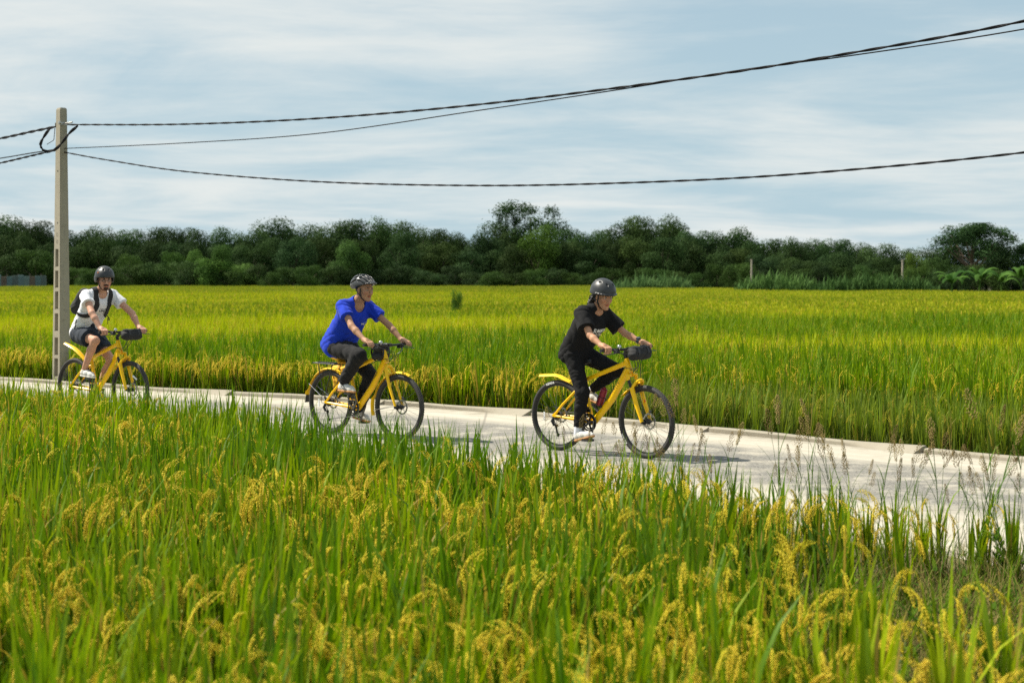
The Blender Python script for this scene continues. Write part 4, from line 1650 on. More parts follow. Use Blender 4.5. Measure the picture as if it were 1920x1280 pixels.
cable('cable', [left_pt(u, v) for u, v in ((104, 238), (60, 247), (0, 260), (-70, 272))], 0.013, 0.012, 0.5, 'thick twisted cable leaving the pole head for the left edge')
cable('cable', [left_pt(u, v) for u, v in ((112, 279), (60, 287), (0, 297), (-70, 306))], 0.010, 0.0, 1, 'thin smooth cable leaving the pole for the left edge', 1)
cable('cable', [left_pt(u, v) for u, v in ((112, 280), (60, 292), (0, 306), (-70, 320))], 0.0105, 0.0095, 0.4, 'lowest twisted cable leaving the pole for the left edge')
cable('cable', [at(u, v, 25.5) for u, v in ((95, 239), (84, 254), (76, 270), (80, 281), (92, 284.5), (104, 280), (116, 268), (130, 250), (146, 236))], 0.014, 0.012, 0.4, 'thick jumper cable looping across the pole head')
cable('cable', [at(u, v, 25.6) for u, v in ((103, 240), (100, 252), (96, 258), (101, 263), (95, 268), (91, 272), (94, 276), (88, 271))], 0.006, 0.0, 1, 'thin loose wire tail dangling inside the jumper loop', 1)
print('setting', round(time.time() - T0, 1))

# ------------------------------------------------------------------ bicycles
def paint(name, colr, rough=0.32):
    t = NT(name)
    p = t.coord('Object')
    nz = t.noise(8, 5, 0.6, p)
    c = t.mix(nz, tuple(x * 0.92 for x in colr), colr)
    dirt = t.ramp(t.noise(26, 5, 0.7, p), 0.62, 0.85, 0.0, 0.15)
    c = t.mix(dirt, c, (0.30, 0.24, 0.14))
    return t.done(t.principled(c, t.ramp(nz, 0.3, 0.7, rough, rough + 0.12), None, Coat_Weight=0.12, Coat_Roughness=0.2, Specular_IOR_Level=0.3))


M_YEL = paint('yellow bike paint', (0.95, 0.56, 0.0))
M_TYRE = simple('tyre rubber', (0.026, 0.025, 0.024), 0.75, var=0.3, scale=18, bump=0.3)
M_TREAD = simple('dusty tyre tread', (0.075, 0.068, 0.058), 0.9, var=0.4, scale=30)
M_BLK = simple('black alloy', (0.018, 0.018, 0.019), 0.38, 0.3, var=0.2)
M_PLAST = simple('black plastic', (0.02, 0.02, 0.021), 0.5, var=0.2)
M_STEEL = simple('bare steel', (0.50, 0.50, 0.49), 0.3, 0.9, var=0.15)
M_DARKST = simple('dark steel', (0.12, 0.12, 0.12), 0.38, 0.85, var=0.25)
M_WHITE = simple('white print', (0.80, 0.80, 0.78), 0.6, var=0.05)
M_INK = simple('dark print', (0.03, 0.022, 0.012), 0.6, var=0.05)
M_REFL = simple('clear reflector', (0.78, 0.80, 0.85), 0.2, var=0.1, spec=0.8)
M_ORANGE = simple('orange reflector', (0.85, 0.20, 0.01), 0.25, var=0.1)
M_FABRIC = simple('black bag fabric', (0.018, 0.018, 0.019), 0.85, var=0.35, scale=60, bump=0.5)
M_BOTTLE = simple('burgundy bottle', (0.22, 0.016, 0.032), 0.35, 0.35, var=0.12)

WR = 0.35       # wheel radius to the tread


def wheel_meshes():
    """tyre, rim, spokes, hub, brake disc about the origin, axle along y"""
    out = {}
    mb = MB()
    n = 72
    prof = []
    for k in range(12):
        a = 2 * math.pi * k / 12
        prof.append((0.3240 + 0.0240 * math.cos(a), 0.0250 * math.sin(a)))
    mb.lathe(prof, n, closed=True)
    out['tyre'] = (mb, M_TYRE)
    mb = MB()
    for k in range(84):
        a = 2 * math.pi * k / 84
        for j, (dy, rr_) in enumerate(((-0.012, 0.3435), (0.0, 0.3475), (0.012, 0.3435))):
            a2 = a + (0.5 if j == 1 else 0.0) * 2 * math.pi / 84
            M = Matrix.Rotation(-a2, 3, 'Y')
            mb.box(M @ Vector((rr_, dy, 0)), (0.0035, 0.009, 0.0135), M)
    out['tread'] = (mb, M_TREAD)
    mb = MB().lathe([(0.306, -0.012), (0.303, -0.0125), (0.292, -0.008), (0.289, 0.0), (0.292, 0.008), (0.303, 0.0125), (0.306, 0.012), (0.300, 0.0)], n, closed=True)
    out['rim'] = (mb, M_BLK)
    mb = MB()
    for k in range(28):
        a = 2 * math.pi * k / 28
        sd = 1 if k % 2 else -1
        off = 0.55 * (1 if (k // 2) % 2 else -1)
        mb.tube([(0.024 * math.cos(a + off * 1.8), sd * 0.026, 0.024 * math.sin(a + off * 1.8)), (0.292 * math.cos(a), sd * 0.003, 0.292 * math.sin(a))], 0.0014, 4, cap=False)
    out['spokes'] = (mb, M_DARKST)
    mb = MB().lathe([(0.0, -0.055), (0.008, -0.055), (0.008, -0.036), (0.027, -0.034), (0.027, -0.026), (0.016, -0.02), (0.016, 0.02), (0.027, 0.026), (0.027, 0.034), (0.008, 0.036), (0.008, 0.055), (0.0, 0.055)], 18)
    out['hub'] = (mb, M_BLK)
    mb = MB()
    V, F = [], []
    m = 48
    for k in range(m):
        a = 2 * math.pi * k / m
        ro = 0.080 + 0.0035 * math.sin(k * math.pi * 2 / 4)
        for r_, y in ((0.062, 0.040), (ro, 0.040), (ro, 0.0425), (0.062, 0.0425)):
            V.append((r_ * math.cos(a), y, r_ * math.sin(a)))
    for k in range(m):
        k2 = (k + 1) % m
        for j in range(4):
            j2 = (j + 1) % 4
            F.append([k * 4 + j, k2 * 4 + j, k2 * 4 + j2, k * 4 + j2])
    mb.add(V, F)
    for k in range(6):
        a = k * math.pi / 3
        mb.tube([(0.016 * math.cos(a - .5), 0.041, 0.016 * math.sin(a - .5)), (0.064 * math.cos(a), 0.041, 0.064 * math.sin(a))], 0.003, 4)
    out['brake_disc'] = (mb, M_STEEL)
    return out


def arc_text(s, size, radius, centre_deg, y, flip=False):
    """lettering on the tyre wall, readable from the right side"""
    V, F = text_mesh(s, size, 0.0012, 1.15)
    out = []
    for v in V:
        a = R(centre_deg) + v.x / radius
        r_ = radius + v.y
        out.append((math.sin(a) * r_, y - 0.0, math.cos(a) * r_))
    return out, F


WHEEL = {k: mb.build(k, mt).data for k, (mb, mt) in wheel_meshes().items()}
for k in list(WHEEL):
    bpy.data.objects.remove(bpy.data.objects[k])


def bike_part(name, mb, mat, parent, **kw):
    return mb.build(name, mat, parent, **kw)


def place_child(o, parent):
    o.parent = parent


def fender(pts, w, mat_parent, name, crown=0.012, thick=0.0025):
    """curved blade with a shallow gutter section along pts (x, z)"""
    mb = MB()
    V, F = [], []
    m = 5
    n = len(pts)
    ww = w if isinstance(w, list) else [w] * n
    for i, (x, z) in enumerate(pts):
        x0, z0 = pts[max(i - 1, 0)]
        x1, z1 = pts[min(i + 1, n - 1)]
        tx, tz = x1 - x0, z1 - z0
        L = math.hypot(tx, tz)
        nx, nz = -tz / L, tx / L
        if nz < 0 and abs(nz) > 0.3:
            nx, nz = -nx, -nz
        for sgn in (0, 1):
            for k in range(m):
                f = k / (m - 1) * 2 - 1
                h = crown * (1 - f * f) - sgn * thick - crown
                V.append((x + nx * h, f * ww[i] / 2, z + nz * h))
    s = 2 * m
    for i in range(n - 1):
        for k in range(m - 1):
            F.append([i * s + k, i * s + k + 1, (i + 1) * s + k + 1, (i + 1) * s + k])
            F.append([i * s + m + k, (i + 1) * s + m + k, (i + 1) * s + m + k + 1, i * s + m + k + 1])
        for k in (0, m - 1):
            F.append([i * s + k, (i + 1) * s + k, (i + 1) * s + m + k, i * s + m + k])
    for i in (0, n - 1):
        F.append([i * s + k for k in range(m)] + [i * s + m + k for k in range(m - 1, -1, -1)])
    mb.add(V, F)
    return mb.build(name, M_YEL, mat_parent)


def make_bike(loc, heading, label, sus=True, bar_x=0.88, bar_z=1.03, steer=0.0, crank=0.0, spin=(0, 0), fenders='clip', saddle_z=0.905, grip_y=0.30, tyre_text=True, saddle_x=0.275):
    root = empty('bicycle', (loc[0], loc[1], 0.026), -R(heading), label=label, category='bicycle', group='yellow bicycles on the road')
    # local axes: x forward, y to the rider's left, z up; rear axle at x=0
    RH, FH, BB = Vector((0, 0, WR)), Vector((1.09, 0, WR)), Vector((0.43, 0, 0.305))
    ST, HT, HB = Vector((0.322, 0, 0.735)), Vector((0.850, 0, 0.940)), Vector((0.900, 0, 0.810))
    fr = MB()
    fr.tube([BB + Vector((0.03, 0, 0.01)), BB.lerp(HB, 0.5) + Vector((0.012, 0, -0.012)), HB + Vector((-0.025, 0, 0.035))], [0.032, 0.035, 0.033], 8, sx=1.05, sy=0.82, up=(0, 0, 1))
    fr.tube([BB, ST], [0.023, 0.019], 12)
    fr.tube([ST + Vector((-0.004, 0, -0.03)), ST.lerp(HT, 0.5) + Vector((0.004, 0, -0.034)), HT + Vector((0.012, 0, -0.038))], [0.020, 0.022, 0.025], 8, sx=1.0, sy=0.95)
    fr.tube([HB, HT], [0.029, 0.026], 14)
    fr.tube([BB + Vector((0, -0.036, 0)), BB + Vector((0, 0.036, 0))], 0.027, 14)
    for s in (-1, 1):
        fr.tube([BB + Vector((-0.03, s * 0.022, 0)), (0.30, s * 0.046, 0.322), (0.16, s * 0.062, 0.334), (0.02, s * 0.066, 0.345)], [0.016, 0.016, 0.013, 0.012], 8)
        fr.tube([ST + Vector((0.02, s * 0.014, -0.12)), (0.25, s * 0.040, 0.60), (0.10, s * 0.062, 0.46), (0.012, s * 0.066, 0.362)], [0.013, 0.014, 0.012, 0.012], 8)
        fr.box((0.0, s * 0.066, 0.350), (0.045, 0.012, 0.040), Matrix.Rotation(R(-40), 3, 'Y'))
    fr.tube([(0.355, -0.03, 0.40), (0.355, 0.03, 0.40)], 0.010, 8)
    frame = fr.build('frame', M_YEL, root)
    TV, TF = text_mesh('COCAFREET', 0.040, 0.001, 1.15)
    d = (HB - BB).normalized()
    upv = Vector((0, 1, 0)).cross(d)
    upv = -upv if upv.z < 0 else upv
    mb = MB()
    cpt = BB.lerp(HB, 0.60)
    for dz in (0.0,):
        mb.add([cpt + d * q.x + upv * (q.y * 0.72 + 0.012) + Vector((0, -0.0315, 0)) for q in TV], TF)
    e_ = BB.lerp(HB, 0.30) + Vector((0, -0.0315, 0)) + upv * 0.012
    mb.build('lettering', M_INK, frame, smooth=False)
    mb = MB()
    mb.add([e_ + d * (math.cos(a) * 0.017) + upv * (math.sin(a) * 0.012) for a in (0, 1.05, 2.1, 3.14, 4.19, 5.24)], [[0, 1, 2, 3, 4, 5]])
    mb.build('emblem', M_INK, frame, smooth=False)
    # steering assembly pivots on the steering axis
    axis = (HB - HT).normalized()
    M = Matrix.Translation(HT) @ Matrix.Rotation(R(steer), 4, -axis) @ Matrix.Translation(-HT)

    def steered(mb):
        mb.V = [tuple(M @ Vector(v)) for v in mb.V]
        return mb

    def wheel(c, spinv, front):
        w = empty('wheel', (0, 0, 0))
        w.parent = root
        for k, me in WHEEL.items():
            if k == 'tread':
                continue
            o = bpy.data.objects.new(k, me)
            col.objects.link(o)
            o.parent = w
        o = bpy.data.objects.new('tread', WHEEL['tread'])
        col.objects.link(o)
        o.parent = w
        if tyre_text:
            mb = MB()
            V, F = arc_text('KENDA', 0.029, 0.3235, 0, -0.0265)
            mb.add(V, F)
            mb.build('lettering', M_WHITE, w, smooth=False)
        base = Matrix.Translation(c) @ Matrix.Rotation(R(spinv), 4, 'Y')
        w.matrix_local = (M @ base) if front else base
        return w

    wheel(RH, spin[0], False)
    wheel(FH, spin[1], True)
    # fork
    fk, st = MB(), MB()
    if sus:
        crown = HB + axis * 0.022
        for s in (-1, 1):
            fk.tube([crown + Vector((0, s * 0.012, 0)), crown + Vector((0.01, s * 0.058, -0.004)), crown + Vector((0.014, s * 0.060, -0.05))], [0.022, 0.021, 0.020], 10)
            st.tube([crown + Vector((0.012, s * 0.060, -0.03)), Vector((0.975, s * 0.060, 0.640))], 0.015, 10)
            top = Vector((0.967, s * 0.060, 0.672))
            fk.tube([top, Vector((1.02, s * 0.061, 0.52)), Vector((1.072, s * 0.061, 0.395)), Vector((1.088, s * 0.060, 0.350))], [0.024, 0.021, 0.018, 0.017], 10)
            fk.tube([top + Vector((0.0, 0, -0.01)), top + Vector((0.045, -s * 0.006, 0.052)), Vector((1.026, s * 0.030, 0.742)), Vector((1.030, 0, 0.748))], [0.015, 0.013, 0.012, 0.012], 8)
        steered(st).build('stanchions', M_BLK, root)
    else:
        crown = HB + axis * 0.03
        for s in (-1, 1):
            fk.tube([crown + Vector((0, s * 0.010, 0)), crown + Vector((0.02, s * 0.048, -0.03)), Vector((0.99, s * 0.056, 0.58)), Vector((1.06, s * 0.058, 0.42)), Vector((1.09, s * 0.058, 0.350))], [0.022, 0.020, 0.016, 0.013, 0.013], 10)
    steered(fk).build('fork', M_YEL, root)
    cal = MB().box((1.055, 0.075, 0.42), (0.035, 0.028, 0.06), Matrix.Rotation(R(20), 3, 'Y'))
    cal.lathe([(0.0, -0.075), (0.014, -0.072), (0.014, -0.06), (0.02, -0.05), (0.02, 0.05), (0.014, 0.07), (0.0, 0.075)], 12, FH)
    steered(cal).build('brake_calliper', M_BLK, root)
    # handlebar, stem, grips, levers, bell
    bc = Vector((bar_x, 0, bar_z))
    hb = MB()
    bar = [bc + Vector((-0.030, -0.345, 0.004)), bc + Vector((-0.018, -0.22, 0.006)), bc + Vector((0.0, -0.10, 0.0)), bc, bc + Vector((0.0, 0.10, 0.0)), bc + Vector((-0.018, 0.22, 0.006)), bc + Vector((-0.030, 0.345, 0.004))]
    hb.tube(spline(bar, 4), 0.0125, 10)
    hb.tube([HT, HT - axis * 0.055], 0.019, 12)
    hb.tube([HT - axis * 0.045, HT - axis * 0.045 + (bc - HT) * 0.4 + Vector((0, 0, 0.0)), bc], [0.020, 0.017, 0.019], 10)
    hb.tube([bc + Vector((0, -0.024, 0)), bc + Vector((0, 0.024, 0))], 0.019, 12)
    handle = steered(hb).build('handlebar', M_BLK, root)
    for s in (-1, 1):
        steered(MB().tube([bc + Vector((-0.020, s * 0.225, 0.006)), bc + Vector((-0.024, s * 0.28, 0.005)), bc + Vector((-0.032, s * 0.36, 0.004))], [0.0165, 0.0155, 0.0175], 12)).build('grip', M_PLAST, handle)
        lv = MB()
        lv.tube([bc + Vector((-0.012, s * 0.205, 0.0)), bc + Vector((0.022, s * 0.19, -0.014))], 0.013, 8)
        lv.tube([bc + Vector((0.022, s * 0.19, -0.016)), bc + Vector((0.036, s * 0.24, -0.028)), bc + Vector((0.026, s * 0.36, -0.036))], [0.007, 0.006, 0.0065], 6, sx=0.7, sy=1.4)
        lv.box(bc + Vector((-0.005, s * 0.165, -0.022)), (0.045, 0.04, 0.026))
        steered(lv).build('brake_lever', M_PLAST, handle)
    steered(MB().lathe([(0.0, 0.030), (0.012, 0.028), (0.020, 0.018), (0.021, 0.006), (0.012, 0.004), (0.008, -0.016), (0.0, -0.016)], 14, bc + Vector((0.0, -0.135, 0.018)), 'z')).build('bell', M_STEEL, handle)
    # cables sweep from the bar to the frame
    cb = MB()
    for s, dz, e in ((-1, -0.02, HB + Vector((-0.03, -0.02, 0.03))), (1, -0.03, HB + Vector((-0.02, 0.028, 0.02))), (-1, 0.0, HB + Vector((-0.05, -0.03, 0.04))), (1, 0.01, Vector((0.985, 0.06, 0.64)))):
        a = M @ (bc + Vector((0.02, s * 0.18, -0.018)))
        mid = M @ (bc + Vector((0.115 + dz, s * 0.055, -0.07 + dz)))
        m2 = Vector((0.995 + dz, s * 0.02, 0.86 + dz))
        cb.tube(spline([a, mid, m2, e], 7), 0.0032, 6)
    cb.build('brake_cable', M_PLAST, root)
    # saddle and post
    sx_ = saddle_x
    sp = MB().tube([ST + Vector((0.012, 0, -0.05)), Vector((sx_ + 0.012, 0, saddle_z - 0.045))], 0.0145, 12)
    sp.tube([ST + Vector((0.006, 0, -0.02)), ST + Vector((-0.004, 0, 0.014))], 0.021, 12)
    sp.box((sx_ + 0.012, 0, saddle_z - 0.040), (0.05, 0.05, 0.022))
    sp.tube([(sx_ - 0.09, -0.022, saddle_z - 0.03), (sx_, -0.022, saddle_z - 0.035), (sx_ + 0.12, -0.012, saddle_z - 0.02)], 0.004, 6)
    sp.tube([(sx_ - 0.09, 0.022, saddle_z - 0.03), (sx_, 0.022, saddle_z - 0.035), (sx_ + 0.12, 0.012, saddle_z - 0.02)], 0.004, 6)
    sp.build('seat_post', M_BLK, root)
    sd = MB()
    V, F = [], []
    n, m = 15, 12
    for i in range(n):
        f = i / (n - 1)
        x = sx_ - 0.125 + 0.27 * f
        w = 0.074 * (1 - sstep(f, 0.25, 0.75)) + 0.021 * sstep(f, 0.25, 0.75)
        w *= math.sin(min(1, 0.25 + f * 4) * math.pi / 2) * (1 if f < 0.97 else 0.6)
        zt = saddle_z + 0.012 * (1 - f) ** 2 - 0.012 * math.sin(math.pi * f)
        for k in range(m):
            a = 2 * math.pi * k / m
            V.append((x, w * math.cos(a), zt - 0.020 + (0.022 if math.sin(a) > 0 else 0.026) * math.sin(a)))
    for i in range(n - 1):
        for k in range(m):
            k2 = (k + 1) % m
            F.append([i * m + k, i * m + k2, (i + 1) * m + k2, (i + 1) * m + k])
    F += [list(range(m)), [(n - 1) * m + k for k in range(m)]]
    sd.add(V, F).build('saddle', M_PLAST, root)
    # cranks, pedals, chainrings
    ck = MB()
    for r_, y in ((0.088, -0.052), (0.066, -0.044)):
        V, F = [], []
        T = 38
        for k in range(T * 2):
            a = 2 * math.pi * k / (T * 2)
            ro = r_ + (0.003 if k % 2 else -0.002)
            for q, yy in ((r_ * 0.80, y), (ro, y), (ro, y + 0.003), (r_ * 0.80, y + 0.003)):
                V.append((q * math.cos(a), yy, q * math.sin(a)))
        for k in range(T * 2):
            k2 = (k + 1) % (T * 2)
            for j in range(4):
                j2 = (j + 1) % 4
                F.append([k * 4 + j, k2 * 4 + j, k2 * 4 + j2, k * 4 + j2])
        ck.add([Vector(v) + BB for v in V], F)
    for k in range(5):
        a = 2 * math.pi * k / 5 + R(crank)
        ck.tube([BB + Vector((0, -0.050, 0)), BB + Vector((0.074 * math.cos(a), -0.050, 0.074 * math.sin(a)))], [0.013, 0.008], 6)
    crk = ck.build('crankset', M_BLK, root)
    ped = {}
    for s in (-1, 1):
        a = R(crank) + (0 if s < 0 else math.pi)
        e = BB + Vector((0.170 * math.cos(a), s * 0.080, 0.170 * math.sin(a)))
        MB().tube([BB + Vector((0, s * 0.055, 0)), BB + Vector((0, s * 0.068, 0)).lerp(e, 0.15), e], [0.016, 0.013, 0.011], 8, sx=1.2, sy=0.7).build('crank_arm', M_DARKST, crk)
        pm = MB()
        c = e + Vector((0, s * 0.060, 0))
        for dx in (-0.040, 0.040):
            pm.box(c + Vector((dx, 0, 0)), (0.014, 0.085, 0.022))
        for dy in (-0.038, 0.038):
            pm.box(c + Vector((0, dy, 0)), (0.072, 0.012, 0.020))
        pm.tube([e, c + Vector((0, s * 0.03, 0))], 0.009, 8)
        pm.build('pedal', M_PLAST, crk)
        ped[s] = c
    # chain, cassette, derailleur
    ch = MB()
    up, lo = [], []
    for k in range(7):
        up.append(Vector((0.0, -0.045, WR + 0.038)).lerp(BB + Vector((0, -0.048, 0.086)), k / 6))
    front = [BB + Vector((0.087 * math.sin(a), -0.05, 0.087 * math.cos(a))) for a in np.linspace(0.2, 2.9, 9)]
    lo = [Vector((0.035, -0.05, 0.165)).lerp(BB + Vector((0.0, -0.05, -0.087)), k / 6) for k in range(7)][::-1]
    back_ = [Vector((0.022, -0.05, 0.205)), Vector((0.012, -0.048, 0.245)), Vector((-0.02, -0.046, 0.30)), Vector((-0.036, -0.045, 0.345)), Vector((-0.026, -0.045, 0.376))]
    ch.tube(up + front + lo + back_, 0.0045, 6, closed=True, sx=1.0, sy=0.8)
    ch.build('chain', M_DARKST, root)
    cs = MB()
    for i in range(6):
        cs.lathe([(0.012, -0.028 - i * 0.0045), (0.052 - i * 0.005, -0.028 - i * 0.0045), (0.052 - i * 0.005, -0.0305 - i * 0.0045), (0.012, -0.0305 - i * 0.0045)], 22, RH)
    cs.build('cassette', M_DARKST, root)
    dr = MB()
    dr.tube([(0.0, -0.072, 0.335), (-0.012, -0.085, 0.295), (0.012, -0.080, 0.250)], [0.013, 0.017, 0.013], 8)
    for c in ((0.015, -0.055, 0.245), (0.038, -0.055, 0.160)):
        dr.lathe([(0.0, -0.006), (0.018, -0.005), (0.020, 0.0), (0.018, 0.005), (0.0, 0.006)], 12, c)
    dr.tube([(0.015, -0.063, 0.245), (0.038, -0.063, 0.160)], 0.007, 6, sx=0.5, sy=1.6)
    dr.tube([(0.0, -0.075, 0.33), (-0.06, -0.075, 0.34), (-0.075, -0.07, 0.40), (-0.02, -0.066, 0.44), (0.05, -0.066, 0.42)], 0.003, 5)
    dr.build('derailleur', M_BLK, root)
    fd = MB().box(BB + Vector((-0.01, -0.05, 0.115)), (0.05, 0.018, 0.035)).tube([BB + Vector((-0.035, -0.03, 0.14)), BB + Vector((-0.035, 0.02, 0.14))], 0.012, 8)
    MB().box((0.06, 0.075, 0.405), (0.06, 0.03, 0.035), Matrix.Rotation(R(-30), 3, 'Y')).build('brake_calliper', M_BLK, root)
    fd.build('front_derailleur', M_BLK, root)
    # mudguards
    if fenders == 'clip':
        fender([(0.165, 0.700), (0.10, 0.722), (0.03, 0.750), (-0.04, 0.760), (-0.14, 0.752), (-0.245, 0.745)] if fenders == 'clip' else [], [0.055, 0.075, 0.080, 0.078, 0.070, 0.048], root, 'rear_fender', 0.022)
        f2 = fender([(1.045, 0.735), (0.97, 0.720), (0.93, 0.690), (0.86, 0.645), (0.775, 0.590)], [0.04, 0.062, 0.066, 0.060, 0.035], root, 'front_fender', 0.016)
        f2.data.transform(M)
    elif fenders == 'tilt':
        fender([(0.215, 0.700), (0.15, 0.750), (0.08, 0.795), (0.0, 0.835), (-0.10, 0.868), (-0.205, 0.893)], [0.055, 0.075, 0.080, 0.078, 0.070, 0.048], root, 'rear_fender', 0.022)
        f2 = fender([(1.045, 0.735), (0.97, 0.720), (0.93, 0.690), (0.86, 0.645), (0.775, 0.590)], [0.04, 0.062, 0.066, 0.060, 0.035], root, 'front_fender', 0.016)
        f2.data.transform(M)
    else:
        arc = [(RH.x + 0.378 * math.cos(R(a)), RH.z + 0.378 * math.sin(R(a))) for a in np.linspace(35, 172, 22)]
        fender(arc, 0.060, root, 'rear_fender', 0.016)
        flap = MB().box((-0.385, 0, 0.365), (0.006, 0.060, 0.085), Matrix.Rotation(R(14), 3, 'Y'))
        flap.build('mud_flap', M_PLAST, root)
        arc = [(FH.x + 0.378 * math.cos(R(a)), FH.z + 0.378 * math.sin(R(a))) for a in np.linspace(66, 196, 20)]
        f2 = fender(arc, 0.056, root, 'front_fender', 0.016)
        f2.data.transform(M)
        sty = MB()
        for s in (-1, 1):
            sty.tube([(0.0, s * 0.07, 0.365), (-0.33, s * 0.028, 0.535)], 0.0032, 6)
        sty.build('fender_stay', M_STEEL, root)
        sty = MB()
        for s in (-1, 1):
            sty.tube([(1.085, s * 0.065, 0.375), (0.735, s * 0.026, 0.30)], 0.0032, 6)
        steered(sty).build('fender_stay', M_STEEL, root)
    # spoke reflectors
    rf = MB().box(RH + Vector((-0.175, -0.016, -0.02)), (0.020, 0.006, 0.085))
    rf.build('reflector', M_REFL, root)
    return root, dict(bar=M @ bc, M=M, ped=ped, bc=bc)


def world_of(root_loc, heading):
    return Matrix.Translation((root_loc[0], root_loc[1], 0.026)) @ Matrix.Rotation(-R(heading), 4, 'Z')


B1 = ((0.465, 15.40), 42)
B2 = ((-1.998, 17.03), 42)
B3 = ((-5.506, 19.50), 38)
b1, g1 = make_bike(*B1, 'yellow bicycle ridden by the person in black, with red bottle and black bar bag', True, 0.885, 1.035, -5.0, -70, (-16, 236), 'clip', 0.925)
b2, g2 = make_bike(*B2, 'yellow bicycle with rear rack and full fenders, ridden by the person in blue', False, 0.935, 1.000, 3.0, 77, (40, 40), 'full', 0.905, tyre_text=False, saddle_x=0.22)
b3, g3 = make_bike(*B3, 'yellow bicycle with tilted tail fender, ridden by the person in white nearest the pole', True, 0.980, 1.050, 0.0, 70, (25, 100), 'tilt', 0.945, tyre_text=False, saddle_x=0.24)
# orange reflector on the first bike's far fork leg, white ones on the third
MB().box((1.03, 0.045, 0.53), (0.018, 0.008, 0.050), Matrix.Rotation(R(20), 3, 'Y')).build('reflector', M_ORANGE, b1)
MB().box((1.19, -0.012, 0.50), (0.085, 0.006, 0.020), Matrix.Rotation(R(30), 3, 'Y')).build('reflector', M_REFL, b3)


def bar_bag(root, c, L, r, label, name='handlebar_bag', seed=1, box=False):
    """soft roll bag: rounded, sagging, with straps and a flap seam"""
    s = SDF((c[0] - r - .08, c[1] - L / 2 - .08, c[2] - r - .08), (c[0] + r + .08, c[1] + L / 2 + .08, c[2] + r + .08), 0.007)
    if box:
        for dz in (-1, 1):
            for dx in (-1, 1):
                s.cone((c[0] + dx * r * 0.4, c[1] - L / 2 + r * .4, c[2] + dz * r * 0.55), (c[0] + dx * r * 0.4, c[1] + L / 2 - r * .4, c[2] + dz * r * 0.55), r * 0.5, r * 0.5, 0.03)
    else:
        s.cone((c[0], c[1] - L / 2 + 0.01, c[2]), (c[0], c[1] + L / 2 - 0.01, c[2]), r, r, 0, flat_a=True, flat_b=True)
        s.cone((c[0] + 0.012, c[1] - L / 2 + 0.03, c[2] - 0.020), (c[0] + 0.012, c[1] + L / 2 - 0.03, c[2] - 0.020), r * 0.9, r * 0.9, 0.02)
    s.disp(lambda X, Y, Z: 0.004 * np.sin(Y * 60 + 3 * np.sin(Z * 40 + seed)) * np.cos(X * 45 + seed) + 0.002 * np.sin(Z * 130 + Y * 50))
    V, F = s.mesh()
    o = ob(name, mesh_np(name, V, F), M_FABRIC, None, label=label, category='bag')
    o.matrix_world = root
    st = MB()
    for dy in (-L * 0.28, L * 0.28):
        pts = [(c[0] + (r + 0.006) * math.cos(a), c[1] + dy, c[2] - 0.006 + (r + 0.008) * math.sin(a)) for a in np.linspace(0, 2 * math.pi, 25)]
        st.ribbon(pts, 0.022, 0.003, [(p[0] - c[0], 0, p[2] - c[2]) for p in pts])
    st.ribbon([(c[0] + (r + 0.004) * math.cos(a), c[1] + y, c[2] + (r + 0.004) * math.sin(a)) for a, y in ((0.9, -L * .46), (0.9, 0), (0.9, L * .46))], 0.012, 0.004, (1, 0, 1))
    st.build('strap', M_PLAST, o)
    return o


bag1 = bar_bag(world_of(*B1) @ g1['M'], (0.975, 0.045, 1.005), 0.235, 0.060, 'black roll bag on the handlebar of the front bicycle')
bag3 = bar_bag(world_of(*B3) @ g3['M'], (1.070, 0.03, 1.025), 0.245, 0.060, 'black roll bag on the handlebar of the rearmost bicycle', seed=4)
bag2 = bar_bag(world_of(*B2), (0.800, 0.0, 0.925), 0.15, 0.085, 'black bag slung behind the handlebar of the middle bicycle', 'frame_bag', 7, True)

# bottle on the first bike
W1 = world_of(*B1)
mb = MB()
prof = [(0.0, 0.0), (0.030, 0.0), (0.0345, 0.006), (0.0345, 0.118), (0.0335, 0.122), (0.0345, 0.126), (0.0345, 0.160), (0.030, 0.172), (0.016, 0.176), (0.014, 0.190), (0.0, 0.191)]
mb.lathe(prof, 22, axis='z')
dn = (Vector((0.9, 0, 0.81)) - Vector((0.43, 0, 0.305))).normalized()
bq = Vector((0, 0, 1)).rotation_difference(Vector((0.36, 0, 0.93)))
bottle = mb.build('water_bottle', M_BOTTLE, None, label='burgundy water bottle in the frame of the front bicycle', category='bottle')
bottle.matrix_world = W1 @ Matrix.Translation((0.520, 0.0, 0.475)) @ bq.to_matrix().to_4x4()
cage = MB()
for a in (-0.8, 0.8, 2.35, -2.35):
    cage.tube([(0.037 * math.cos(a), 0.037 * math.sin(a), -0.004), (0.037 * math.cos(a), 0.037 * math.sin(a), 0.09)], 0.003, 6)
cage.tube([(0.037 * math.cos(a), 0.037 * math.sin(a), 0.09) for a in np.linspace(0, 2 * math.pi, 20)], 0.003, 6)
cage.tube([(0.034 * math.cos(a), 0.034 * math.sin(a), -0.006) for a in np.linspace(0, 2 * math.pi, 20)], 0.004, 6)
cg = cage.build('bottle_cage', M_BLK, b1)
cg.matrix_local = Matrix.Translation((0.520, 0.0, 0.475)) @ bq.to_matrix().to_4x4()

